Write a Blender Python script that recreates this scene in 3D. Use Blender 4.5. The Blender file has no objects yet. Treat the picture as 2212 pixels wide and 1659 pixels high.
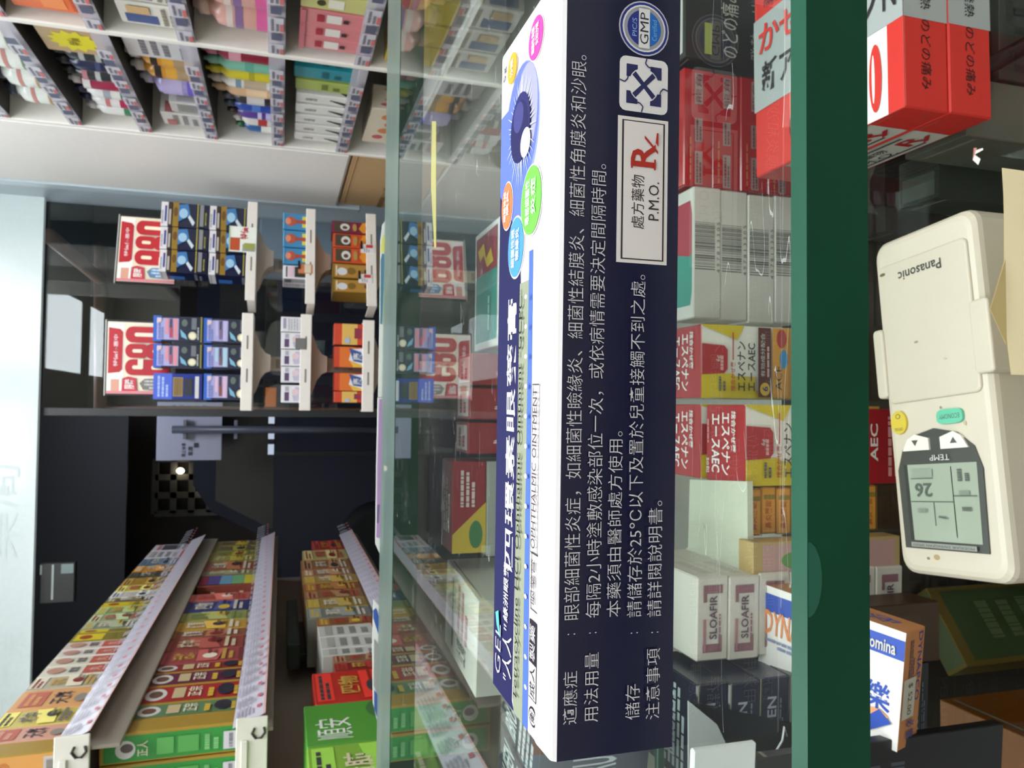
import bpy, bmesh, math, random
from mathutils import Vector as V3, Matrix

# ------------------------------------------------------------------ camera, world, lamps, exposure
S = bpy.context.scene
COL = S.collection
FPX = 1650.0
HC = 1.0548                      # eye height; the counter glass is 1 m above the floor
CAM = V3((0, 0, HC))
_y = V3((-47.5, -498, FPX)).normalized()
_x = V3((1, .0102, .032)); _x = (_x - _y * _x.dot(_y)).normalized()
_z = _x.cross(_y)
RW = Matrix((_x, _y, _z))        # (right, down, forward) -> world
cam = bpy.data.cameras.new('camera')
co = bpy.data.objects.new('camera', cam); COL.objects.link(co)
r_, d_, f_ = RW @ V3((1, 0, 0)), RW @ V3((0, 1, 0)), RW @ V3((0, 0, 1))
# the photograph was taken with the phone turned on its side
rot = Matrix((d_, r_, -f_)).transposed()
co.matrix_world = Matrix.Translation(CAM) @ rot.to_4x4()
cam.sensor_width = 36; cam.sensor_fit = 'HORIZONTAL'
cam.lens = FPX / 2212 * 36
cam.clip_start = .01; cam.clip_end = 60
cam.dof.use_dof = True; cam.dof.focus_distance = .115; cam.dof.aperture_fstop = 95
S.camera = co
w = bpy.data.worlds.new('night'); S.world = w; w.use_nodes = True
w.node_tree.nodes['Background'].inputs[0].default_value = (.55, .6, .7, 1)
w.node_tree.nodes['Background'].inputs[1].default_value = .035
S.view_settings.view_transform = 'Standard'; S.view_settings.look = 'None'
S.view_settings.gamma = 1; S.view_settings.exposure = 0.1
LAMP = 8.5                       # radiance of the ceiling panels
S.cycles.max_bounces = 10; S.cycles.transparent_max_bounces = 24
S.cycles.caustics_reflective = False; S.cycles.caustics_refractive = False

def ray(x, y): return RW @ V3(((1659 - y - 829.5) / FPX, (x - 1106) / FPX, 1))
def onX(x, y, X): d = ray(x, y); return CAM + d * (X / d.x)
def onY(x, y, Y): d = ray(x, y); return CAM + d * (Y / d.y)
def onZ(x, y, Z): d = ray(x, y); return CAM + d * ((Z - HC) / d.z)

# ------------------------------------------------------------------ materials
MATS = {}
def lin(h):
    h = h.lstrip('#')
    if len(h) == 3: h = ''.join(c * 2 for c in h)
    o = []
    for i in (0, 2, 4):
        c = int(h[i:i + 2], 16) / 255
        o.append(c / 12.92 if c <= .04045 else ((c + .055) / 1.055) ** 2.4)
    return o
def mat(h, rough=.42, metal=0, var=.05, coat=0, emit=0, spec=.5):
    k = (h, rough, metal, var, coat, emit, spec)
    if k in MATS: return MATS[k]
    m = bpy.data.materials.new('mat_' + h.strip('#') + '_%d' % len(MATS)); m.use_nodes = True
    nt = m.node_tree; b = nt.nodes['Principled BSDF']; c = lin(h)
    tc = nt.nodes.new('ShaderNodeTexCoord'); nz = nt.nodes.new('ShaderNodeTexNoise')
    nz.inputs['Scale'].default_value = 60; nz.inputs['Detail'].default_value = 4
    nt.links.new(tc.outputs['Object'], nz.inputs['Vector'])
    mx = nt.nodes.new('ShaderNodeMix'); mx.data_type = 'RGBA'
    mx.inputs['A'].default_value = [max(0, v * (1 - var)) for v in c] + [1]
    mx.inputs['B'].default_value = [min(1, v * (1 + var)) for v in c] + [1]
    nt.links.new(nz.outputs['Fac'], mx.inputs['Factor'])
    nt.links.new(mx.outputs['Result'], b.inputs['Base Color'])
    b.inputs['Roughness'].default_value = rough; b.inputs['Metallic'].default_value = metal
    b.inputs['Coat Weight'].default_value = coat; b.inputs['Coat Roughness'].default_value = .12
    b.inputs['Specular IOR Level'].default_value = spec
    if emit:
        b.inputs['Emission Color'].default_value = c + [1]; b.inputs['Emission Strength'].default_value = emit
    MATS[k] = m; return m
def glass(name, tint=(.93, .975, .955), rough=.0, scratch=0, gain=1.0):
    # clear sheet seen from either side: what is not mirrored passes straight through
    m = bpy.data.materials.new(name); m.use_nodes = True; nt = m.node_tree; nt.nodes.clear()
    N = nt.nodes.new; L = nt.links.new
    out = N('ShaderNodeOutputMaterial'); tr = N('ShaderNodeBsdfTransparent'); gl = N('ShaderNodeBsdfGlossy')
    tr.inputs[0].default_value = (*tint, 1); gl.inputs['Roughness'].default_value = rough
    gl.inputs['Color'].default_value = (.97, 1, .985, 1)
    geo = N('ShaderNodeNewGeometry'); dot = N('ShaderNodeVectorMath'); dot.operation = 'DOT_PRODUCT'
    L(geo.outputs['Normal'], dot.inputs[0]); L(geo.outputs['Incoming'], dot.inputs[1])
    ab = N('ShaderNodeMath'); ab.operation = 'ABSOLUTE'; L(dot.outputs['Value'], ab.inputs[0])
    om = N('ShaderNodeMath'); om.operation = 'SUBTRACT'; om.inputs[0].default_value = 1; L(ab.outputs[0], om.inputs[1])
    pw = N('ShaderNodeMath'); pw.operation = 'POWER'; pw.inputs[1].default_value = 5; L(om.outputs[0], pw.inputs[0])
    ml = N('ShaderNodeMath'); ml.operation = 'MULTIPLY_ADD'; ml.inputs[1].default_value = .96 * gain; ml.inputs[2].default_value = .04 * gain
    L(pw.outputs[0], ml.inputs[0])
    mx = N('ShaderNodeMixShader'); L(ml.outputs[0], mx.inputs[0]); L(tr.outputs[0], mx.inputs[1]); L(gl.outputs[0], mx.inputs[2])
    res = mx.outputs[0]
    if scratch:
        # hairline scratches and dust on a worn top
        tc = N('ShaderNodeTexCoord'); fac = None
        for ang, sc, sd in ((.3, 14, 0), (1.25, 11, 3), (2.2, 13, 7), (2.8, 16, 12)):
            mp = N('ShaderNodeMapping'); mp.inputs['Rotation'].default_value = (0, 0, ang); mp.inputs['Scale'].default_value = (sc, sc * 9, 1)
            mp.inputs['Location'].default_value = (sd, sd, 0); L(tc.outputs['Object'], mp.inputs[0])
            nz = N('ShaderNodeTexNoise'); nz.inputs['Scale'].default_value = 1.5; nz.inputs['Detail'].default_value = 1.5
            nz.inputs['Distortion'].default_value = .2
            L(mp.outputs[0], nz.inputs['Vector'])
            a = N('ShaderNodeMath'); a.operation = 'SUBTRACT'; a.inputs[1].default_value = .5; L(nz.outputs['Fac'], a.inputs[0])
            b = N('ShaderNodeMath'); b.operation = 'ABSOLUTE'; L(a.outputs[0], b.inputs[0])
            c = N('ShaderNodeMath'); c.operation = 'LESS_THAN'; c.inputs[1].default_value = .0016; L(b.outputs[0], c.inputs[0])
            gate = N('ShaderNodeTexNoise'); gate.inputs['Scale'].default_value = 22 + sd; L(tc.outputs['Object'], gate.inputs['Vector'])
            g2 = N('ShaderNodeMath'); g2.operation = 'GREATER_THAN'; g2.inputs[1].default_value = .57; L(gate.outputs['Fac'], g2.inputs[0])
            m2 = N('ShaderNodeMath'); m2.operation = 'MULTIPLY'; L(c.outputs[0], m2.inputs[0]); L(g2.outputs[0], m2.inputs[1])
            if fac is None: fac = m2
            else:
                s = N('ShaderNodeMath'); s.operation = 'MAXIMUM'; L(fac.outputs[0], s.inputs[0]); L(m2.outputs[0], s.inputs[1]); fac = s
        k = N('ShaderNodeMath'); k.operation = 'MULTIPLY_ADD'; k.inputs[1].default_value = scratch; k.inputs[2].default_value = .009; L(fac.outputs[0], k.inputs[0])
        df = N('ShaderNodeBsdfDiffuse'); df.inputs[0].default_value = (.8, .86, .82, 1)
        m3 = N('ShaderNodeMixShader'); L(k.outputs[0], m3.inputs[0]); L(res, m3.inputs[1]); L(df.outputs[0], m3.inputs[2]); res = m3.outputs[0]
    L(res, out.inputs[0]); return m
CLEAR = glass('clear_sheet', (.985, .985, .985))
TINT = {}
def film(h, a=.5):
    # milky or coloured translucent plastic
    if (h, a) in TINT: return TINT[(h, a)]
    m = bpy.data.materials.new('film_' + h.strip('#')); m.use_nodes = True; nt = m.node_tree; b = nt.nodes['Principled BSDF']
    b.inputs['Base Color'].default_value = lin(h) + [1]; b.inputs['Roughness'].default_value = .3; b.inputs['Alpha'].default_value = a
    TINT[(h, a)] = m; return m

# ------------------------------------------------------------------ mesh building
TXT = {}
def glyphs(s, bold=0):
    bold = min(bold, .018)
    if (s, bold) in TXT: return TXT[(s, bold)]
    cu = bpy.data.curves.new('t', 'FONT'); cu.body = s; cu.size = 1; cu.offset = bold; cu.resolution_u = 2; cu.fill_mode = 'FRONT'
    o = bpy.data.objects.new('t', cu); COL.objects.link(o)
    dg = bpy.context.evaluated_depsgraph_get(); me = o.evaluated_get(dg).to_mesh()
    vs = [(v.co.x, v.co.y) for v in me.vertices]; fs = [tuple(p.vertices) for p in me.polygons]
    bpy.data.objects.remove(o); bpy.data.curves.remove(cu)
    if not vs: vs = [(0, 0), (1, 0), (1, 1)]; fs = []
    x0 = min(v[0] for v in vs); x1 = max(v[0] for v in vs); y0 = min(v[1] for v in vs); y1 = max(v[1] for v in vs)
    vs = [((a - x0) / max(1e-6, x1 - x0), (b - y0) / max(1e-6, y1 - y0)) for a, b in vs]
    TXT[(s, bold)] = (vs, fs); return TXT[(s, bold)]

MADE = []
class MB:
    def __init__(s): s.v = []; s.f = []; s.m = []; s.ms = []; s.sm = []
    def mi(s, m):
        if isinstance(m, str): m = mat(m)
        if m not in s.ms: s.ms.append(m)
        return s.ms.index(m)
    def poly(s, pts, m, smooth=False):
        i = len(s.v); s.v += [V3(p) for p in pts]; s.f.append(tuple(range(i, i + len(pts)))); s.m.append(s.mi(m)); s.sm.append(smooth)
    def mesh(s, vs, fs, m, smooth=False):
        i = len(s.v); s.v += [V3(p) for p in vs]; k = s.mi(m)
        for f in fs: s.f.append(tuple(i + j for j in f)); s.m.append(k); s.sm.append(smooth)
    def box(s, O, U, V, W, m, ch=.0004):
        """box from corner O along U (right), V (up), W (away); m one material or dict F T R L K B"""
        O, U, V, W = V3(O), V3(U), V3(V), V3(W)
        if U.cross(V).dot(W) > 0: pass
        g = (lambda k: m.get(k, m.get('*'))) if isinstance(m, dict) else (lambda k: m)
        lu, lv, lw = U.length, V.length, W.length
        c = min(ch, lu * .2, lv * .2, lw * .2); a, b, e = c / lu, c / lv, c / lw
        P = lambda i, j, k: O + U * i + V * j + W * k
        E = {}
        for i in (0, 1):
            for j in (0, 1):
                for k in (0, 1):
                    ii = a if i == 0 else 1 - a; jj = b if j == 0 else 1 - b; kk = e if k == 0 else 1 - e
                    E[i, j, k, 'u'] = P(i, jj, kk); E[i, j, k, 'v'] = P(ii, j, kk); E[i, j, k, 'w'] = P(ii, jj, k)
        q = s.poly
        q([E[i, j, 0, 'w'] for i, j in ((0, 0), (1, 0), (1, 1), (0, 1))], g('F'))
        q([E[i, j, 1, 'w'] for i, j in ((1, 0), (0, 0), (0, 1), (1, 1))], g('K'))
        q([E[i, 1, k, 'v'] for i, k in ((0, 0), (1, 0), (1, 1), (0, 1))], g('T'))
        q([E[i, 0, k, 'v'] for i, k in ((0, 1), (1, 1), (1, 0), (0, 0))], g('B'))
        q([E[1, j, k, 'u'] for j, k in ((0, 0), (0, 1), (1, 1), (1, 0))], g('R'))
        q([E[0, j, k, 'u'] for j, k in ((0, 1), (0, 0), (1, 0), (1, 1))], g('L'))
        if c > 0:
            for j in (0, 1):
                for k in (0, 1):
                    q([E[0, j, k, 'v'], E[1, j, k, 'v'], E[1, j, k, 'w'], E[0, j, k, 'w']], g('T' if j else 'F'))
            for i in (0, 1):
                for k in (0, 1):
                    q([E[i, 0, k, 'u'], E[i, 1, k, 'u'], E[i, 1, k, 'w'], E[i, 0, k, 'w']], g('F' if not k else 'K'))
                for j in (0, 1):
                    q([E[i, j, 0, 'u'], E[i, j, 1, 'u'], E[i, j, 1, 'v'], E[i, j, 0, 'v']], g('T' if j else 'R'))
            for i in (0, 1):
                for j in (0, 1):
                    for k in (0, 1): q([E[i, j, k, 'u'], E[i, j, k, 'v'], E[i, j, k, 'w']], g('F'))
    def bx(s, x0, y0, z0, x1, y1, z1, m, ch=.001): s.box((x0, y0, z0), (x1 - x0, 0, 0), (0, 0, z1 - z0), (0, y1 - y0, 0), m, ch)
    def lathe(s, c, prof, m, n=20, axis=(0, 0, 1), sx=1, sy=1):
        """profile (radius, height) around c; sx, sy squash the section"""
        c = V3(c); ax = V3(axis).normalized(); q = V3((0, 0, 1)).rotation_difference(ax)
        vs = []; fs = []
        for r, h in prof:
            for i in range(n):
                t = 2 * math.pi * i / n; vs.append(c + q @ V3((r * sx * math.cos(t), r * sy * math.sin(t), h)))
        for k in range(len(prof) - 1):
            for i in range(n):
                j = (i + 1) % n; fs.append((k * n + i, k * n + j, k * n + n + j, k * n + n + i))
        fs.append(tuple(range(n - 1, -1, -1))); fs.append(tuple(range((len(prof) - 1) * n, len(prof) * n)))
        s.mesh(vs, fs, m, True)
    def tube(s, pts, r, m, n=8):
        pts = [V3(p) for p in pts]; vs = []; fs = []
        for k, p in enumerate(pts):
            d = (pts[min(k + 1, len(pts) - 1)] - pts[max(k - 1, 0)]).normalized()
            a = d.cross(V3((0, 0, 1)) if abs(d.z) < .9 else V3((1, 0, 0))).normalized(); b = d.cross(a)
            for i in range(n): t = 2 * math.pi * i / n; vs.append(p + (a * math.cos(t) + b * math.sin(t)) * r)
        for k in range(len(pts) - 1):
            for i in range(n): j = (i + 1) % n; fs.append((k * n + i, k * n + j, k * n + n + j, k * n + n + i))
        fs += [tuple(range(n - 1, -1, -1)), tuple(range((len(pts) - 1) * n, len(pts) * n))]
        s.mesh(vs, fs, m, True)
    def prism(s, pts2, O, U, V, N, m, mside=None):
        """extrude a closed outline (unit frame O,U,V) by N, both caps"""
        O, U, V, N = V3(O), V3(U), V3(V), V3(N); a = [O + U * p[0] + V * p[1] for p in pts2]; b = [p + N for p in a]
        s.poly(b, m); s.poly(a[::-1], mside or m)
        for i in range(len(a)): j = (i + 1) % len(a); s.poly([a[i], a[j], b[j], b[i]], mside or m)
    # ---- printing on a flat face with frame (O, U, V)
    def prints(s, O, U, V, decs, eps=.00012):
        O, U, V = V3(O), V3(U), V3(V); N = U.cross(V).normalized(); e = eps
        lu, lv = U.length, V.length
        at = lambda u, v: O + U * u + V * v + N * e
        for d in decs:
            k = d[0]
            if k == 'r':
                _, a, b, c, g, m = d; s.poly([at(a, b), at(c, b), at(c, g), at(a, g)], m)
            elif k == 'e':
                _, a, b, ru, rv, m = d[:6]; t0 = d[6] if len(d) > 6 else 0; n = 28
                s.poly([at(a + ru * math.cos(2 * math.pi * i / n), b + rv * math.sin(2 * math.pi * i / n)) for i in range(n)], m)
            elif k == 'p':
                s.poly([at(*p) for p in d[1]], d[2])
            elif k == 'q':   # outline strip: closed list of points, width as fraction of U
                pass
            elif k == 't':
                _, tx, a, b, c, g, m = d[:7]; ro = d[7] if len(d) > 7 else 0; bo = d[8] if len(d) > 8 else 0
                vs, fs = glyphs(tx, bo); o = []
                for x, y in vs:
                    if ro == 90: x, y = 1 - y, x
                    elif ro == 180: x, y = 1 - x, 1 - y
                    elif ro == 270: x, y = y, 1 - x
                    o.append(at(a + (c - a) * x, b + (g - b) * y))
                s.mesh(o, fs, m)
            elif k == 'b':   # barcode, bars along V (or along U with flag)
                _, a, b, c, g, m = d[:6]; fl = len(d) > 6 and d[6]; rr = random.Random(5); p = 0
                while p < 1:
                    wd = rr.choice((.012, .012, .022, .034)); q = min(1, p + wd)
                    if fl: s.poly([at(a, b + (g - b) * p), at(c, b + (g - b) * p), at(c, b + (g - b) * q), at(a, b + (g - b) * q)], m)
                    else: s.poly([at(a + (c - a) * p, b), at(a + (c - a) * q, b), at(a + (c - a) * q, g), at(a + (c - a) * p, g)], m)
                    p = q + rr.choice((.012, .018, .03))
            elif k == 'l':   # lines of small illegible print
                _, a, b, c, g, m, n = d[:7]; fl = len(d) > 7 and d[7]; rr = random.Random(int(a * 977 + b * 331 + n)); h = 1 / n
                for i in range(n):
                    p = 0
                    while p < .96:
                        q = min(1, p + rr.uniform(.05, .2))
                        if i == n - 1 and p > .6: break
                        x0, x1, y0, y1 = p, q, (n - 1 - i + .25) * h, (n - 1 - i + .8) * h
                        if fl: x0, x1, y0, y1 = y0, y1, x0, x1
                        A, B, C, D = a + (c - a) * x0, b + (g - b) * y0, a + (c - a) * x1, b + (g - b) * y1
                        s.poly([at(A, B), at(C, B), at(C, D), at(A, D)], m); p = q + .025
            e += eps
    def build(s, name, parent=None, loc=None):
        me = bpy.data.meshes.new(name); L = V3(loc) if loc is not None else V3((0, 0, 0))
        base = L + (V3(parent.location) if parent is not None and parent.type == 'EMPTY' else V3((0, 0, 0)))
        if parent is not None:
            p = parent; base = V3((0, 0, 0))
            while p is not None: base += V3(p.location); p = p.parent
            L = V3((0, 0, 0))
        else: base = L
        me.from_pydata([tuple(v - base) for v in s.v], [], s.f)
        for m in s.ms: me.materials.append(m)
        me.polygons.foreach_set('material_index', s.m); me.polygons.foreach_set('use_smooth', s.sm); me.update()
        o = bpy.data.objects.new(name, me); COL.objects.link(o); o.location = L
        if parent is not None: o.parent = parent
        else: MADE.append(o)
        return o
def tag(o, label, cat, group=None, kind=None):
    if label: o['label'] = label
    if cat: o['category'] = cat
    if group: o['group'] = group
    if kind: o['kind'] = kind
    return o
def thing(name, loc, label, cat, group=None):
    o = bpy.data.objects.new(name, None); COL.objects.link(o); o.location = loc; MADE.append(o); o.empty_display_size = .05
    return tag(o, label, cat, group)
def struct(name, mb, label=None):
    o = mb.build(name); o['kind'] = 'structure'
    o['label'] = label or name.replace('_', ' '); o['category'] = name.split('_')[0]; return o
ORD = 'first second third fourth fifth sixth seventh eighth ninth tenth eleventh twelfth thirteenth fourteenth fifteenth sixteenth seventeenth eighteenth nineteenth twentieth twenty-first twenty-second twenty-third twenty-fourth twenty-fifth'.split()

def faces(O, U, V, W):
    O, U, V, W = V3(O), V3(U), V3(V), V3(W)
    return {'F': (O, U, V), 'T': (O + V, U, W), 'R': (O + U, W, V), 'L': (O + W, -W, V), 'K': (O + U + W, -U, V)}
def carton(name, label, O, U, V, W, col, dec=None, cat='carton', group=None, eps=.00012, ch=.0004):
    """one printed carton: O front lower left corner, U right, V up, W away"""
    b = MB(); O, U, V, W = V3(O), V3(U), V3(V), V3(W)
    b.box(O, U, V, W, col, ch); fr = faces(O, U, V, W)
    dec = dict(dec or {})
    edge = mat('#8d8577', .8)
    fl = [('r', .0, .47, 1, .474, edge)] if False else []
    # the tuck flap seams of a folded carton
    for k in 'LR':
        O_, a, c = fr[k]; dec[k] = list(dec.get(k, [])) + [('r', .06, .955, .94, .967, edge)]
    for k, ds in dec.items(): b.prints(*fr[k], ds, eps=eps)
    return tag(b.build(name, loc=O + U * .5 + W * .5), label, cat, group)

# ------------------------------------------------------------------ room shell
T = 1.0
def shell():
    b = MB(); b.bx(-2.2, -2.6, -.05, 1.6, 3.2, 0, '#8f8a80'); struct('floor', b, 'pale grey tiled shop floor')
    b = MB(); b.bx(-2.2, -2.6, 2.8, 1.6, 3.2, 2.86, '#c9c7c0', .0); struct('ceiling', b, 'white shop ceiling')
    b = MB(); b.bx(-2.2, -2.66, 0, 1.6, -2.6, 2.8, '#d9d5cb'); struct('wall_back', b, 'cream shop wall behind the counter')
    b = MB(); b.bx(1.6, -2.6, 0, 1.66, 3.2, 2.8, '#dcdad2'); struct('wall_right', b, 'white shop wall behind the bottle shelves')
    b = MB(); b.bx(-2.26, -2.6, 0, -2.2, 3.2, 2.8, '#cfccc4'); struct('wall_left', b, 'cream shop wall on the left')
    # shop front: aluminium frame, glass, pale transom above the door head
    fr = mat('#b4c2c9', .35)
    b = MB(); b.bx(-2.2, 3.21, 2.79, 1.6, 3.27, 2.86, fr); b.bx(.77, 2.9, 0, .88, 3.28, 2.8, fr)
    b.bx(-.045, 3.25, 0, -.015, 3.28, 1.91, mat('#2c2d30', .4)); struct('trim_1', b, 'grey aluminium frame of the glass shop front')
    b = MB(); b.box((-.015, 3.25, 0), (.79, 0, 0), (0, 0, 1.916), (0, .008, 0), glass('door_glass', (.93, .95, .96), gain=1.0)); struct('window_1', b, 'fixed glass pane of the shop front behind the trays')
    b = MB(); b.box((-2.2, 3.29, 0), (.6, 0, 0), (0, 0, 1.93), (0, .008, 0), glass('door_glass_left', (.93, .94, .95), gain=.6)); struct('door_1', b, 'sliding glass door of the shop front, slid open')
    # pale translucent sign panel over the door, lit from the street side
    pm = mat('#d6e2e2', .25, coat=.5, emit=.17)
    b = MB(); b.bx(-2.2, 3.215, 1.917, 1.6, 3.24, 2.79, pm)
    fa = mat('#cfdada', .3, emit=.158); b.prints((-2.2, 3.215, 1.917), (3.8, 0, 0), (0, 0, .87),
        [('t', '科學中藥', .25, .02, .36, .2, fa), ('t', '藥局', .43, .06, .52, .22, fa), ('r', .49, .1, .5, .6, fa)], .001)
    struct('window_2', b, 'pale translucent sign panel above the shop door')
shell()

def ceiling_light(x0, y0, x1, y1, label):
    t = thing('ceiling_light', ((x0 + x1) / 2, (y0 + y1) / 2, 2.8), label, 'ceiling light', 'ceiling panel lights')
    b = MB(); f = mat('#f2f2ee', .4)
    for a in ((x0 - .02, y0 - .02, x1 + .02, y0), (x0 - .02, y1, x1 + .02, y1 + .02), (x0 - .02, y0, x0, y1), (x1, y0, x1 + .02, y1)):
        b.bx(a[0], a[1], 2.775, a[2], a[3], 2.8, f)
    b.build('frame', t)
    b = MB(); b.bx(x0, y0, 2.78, x1, y1, 2.795, mat('#f4faff', .5, emit=LAMP)); b.build('diffuser', t)
ceiling_light(.27, .13, .91, 1.33, 'white panel light over the aisle, nearest the shop front')
ceiling_light(.27, -1.12, .91, .07, 'white panel light just behind the counter')
ceiling_light(.27, -2.0, .91, -1.43, 'short white panel light far behind the counter')
ceiling_light(.0, 1.4, .62, 2.22, 'added white panel light above the middle of the aisle')  # unseen panel, added to brighten the shelves along the aisle
ceiling_light(-.78, 1.4, -.16, 2.22, 'added white panel light above the left shelves')  # another added panel, for more light across the aisle
ceiling_light(-.62, .13, .0, 1.33, 'added white panel light beside the first aisle light, to its left')  # added out of view to raise the overall light
ceiling_light(-1.5, -1.5, -.88, -.3, 'added white panel light behind the counter, far to the left')  # unseen panel, added to light the faces turned towards the back wall
ceiling_light(-1.5, -2.5, -.88, -1.75, 'added white panel light above the back wall, far to the left')  # second unseen panel added behind for the same back light

def add_sheen_cabinet():
    # unseen white cabinet, added so the ointment carton's front reflects a pale sheen
    t = thing('sheen_cabinet', (.95, -1.15, 0), 'unseen white drawer cabinet added to reflect in the ointment carton', 'cabinet'); w = mat('#e6e4de', .5)
    b = MB(); b.bx(.25, -1.4, 0, 1.55, -.9, .8, w, .003); b.build('body', t)
    b = MB(); b.bx(.23, -1.42, .8, 1.57, -.88, .83, mat('#ecebe6', .4), .003); b.build('worktop', t)
    for i in range(3):
        for k in range(2):
            x = .28 + i * .42; z = .08 + k * .36; b = MB(); b.bx(x, -.9, z, x + .4, -.885, z + .33, w, .003); o = b.build('drawer', t)
            b = MB(); b.bx(x + .15, -.885, z + .26, x + .25, -.87, z + .275, mat('#9a9a98', .3, .8), .003); b.build('handle', o)
add_sheen_cabinet()

# ------------------------------------------------------------------ glass counter
SH = .752                        # inner glass shelf
def counter():
    t = thing('glass_counter', (0, .26, 0), 'glass display counter with thick green-edged top, full of cartons', 'counter')
    b = MB(); tg = glass('counter_glass', (.92, .95, .932), scratch=.2)
    eg = mat('#043a26', .3, spec=.2, var=.25); x0, x1, y0, y1 = -.8, .8, .0722, .437
    sl = .0009
    P = lambda x, y, z: (x, y + x * -.0, z)
    b.poly([P(x0, y0 + sl, T), P(x1, y0 + sl, T), P(x1, y1, T), P(x0, y1, T)], tg)
    b.build('glass_top', t)
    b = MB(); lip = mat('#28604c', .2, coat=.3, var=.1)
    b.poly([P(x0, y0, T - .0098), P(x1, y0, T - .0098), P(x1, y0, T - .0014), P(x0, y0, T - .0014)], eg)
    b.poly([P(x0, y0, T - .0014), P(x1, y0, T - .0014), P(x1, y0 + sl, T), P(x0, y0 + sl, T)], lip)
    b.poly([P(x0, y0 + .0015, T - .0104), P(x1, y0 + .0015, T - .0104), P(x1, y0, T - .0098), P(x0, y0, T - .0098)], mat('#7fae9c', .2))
    b.poly([P(x0, y0 + .0016, T - .0094), P(x1, y0 + .0016, T - .0094), P(x1, y0 + .0015, T - .0104), P(x0, y0 + .0015, T - .01)], eg)
    b.build('polished_edge', t)
    b = MB(); xc = onZ(1710, 1250, T).x; b.prints((x0, y0, T - .0098), (1.6, 0, 0), (0, 0, .0084), [('p', [((xc - x0) / 1.6 + .0026 * math.cos(q), .999 + .22 * math.sin(q)) for q in [math.pi + math.pi * i / 14 for i in range(15)]], mat('#1d5442', .25, spec=.3))], .0001); b.build('edge_chip', t)
    # far side: rounded edge strip and the customer-side pane
    b = MB(); pale = film('#62766d', .6)
    prof = [(y1 - .052, T + .0002), (y1 - .03, T + .0009), (y1 - .012, T + .0012), (y1, T + .0002), (y1 + .001, T - .006), (y1 - .01, T - .012), (y1 - .052, T - .012)]
    for i in range(len(prof)):
        a, c = prof[i], prof[(i + 1) % len(prof)]
        b.poly([(x0, a[0], a[1]), (x1, a[0], a[1]), (x1, c[0], c[1]), (x0, c[0], c[1])], pale if i < 5 else eg, i < 4)
    b.build('far_edge_strip', t)
    b = MB(); b.box((x0, .428, .5), (1.6, 0, 0), (0, 0, .487), (0, .006, 0), glass('front_pane', (.9, .95, .93))); b.build('customer_pane', t)
    b = MB(); Pt = [onZ(x, y, T + .0001) for x, y in ((942, 262), (933, 262), (931, 400), (938, 535), (942, 535), (942, 400))]
    for q in ((0, 1, 2, 5), (5, 2, 3, 4)): b.poly([Pt[i] for i in q], film('#d9d27a', .55))
    b.build('yellow_tape', t)
    b = MB(); sg = glass('shelf_glass', (.86, .93, .9)); b.poly([(x0, .195, SH), (x1, .195, SH), (x1, .425, SH), (x0, .425, SH)], sg)
    b.box((x0, .192, SH - .008), (1.6, 0, 0), (0, 0, .0079), (0, .003, 0), eg); b.build('inner_shelf', t)
    b = MB(); b.poly([(x0, .308, .895), (x1, .308, .895), (x1, .425, .895), (x0, .425, .895)], sg)
    b.box((x0, .305, .8915), (1.6, 0, 0), (0, 0, .0034), (0, .003, 0), eg); b.build('upper_shelf', t)
    b = MB(); wood = mat('#4a3a2c', .5)
    b.bx(x0, .1, 0, x1, .44, .5, wood); b.build('base_cabinet', t)
    b = MB(); b.bx(x0, .4262, .5, x1, .4278, .742, mat('#3a2f26', .6)); b.build('lower_front_panel', t)
    for x in (x0 - .012, x1):
        b = MB(); b.bx(x, .08, .5, x + .012, .44, .995, mat('#6b6a63', .4)); b.build('end_panel', t)
    b = MB(); b.tube([onY(2095, 166, .283), onY(2212, 100, .283), onY(2420, -20, .283)], .0042, mat('#17181a', .25, .5)); b.build('support_bar', t)
counter()

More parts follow.
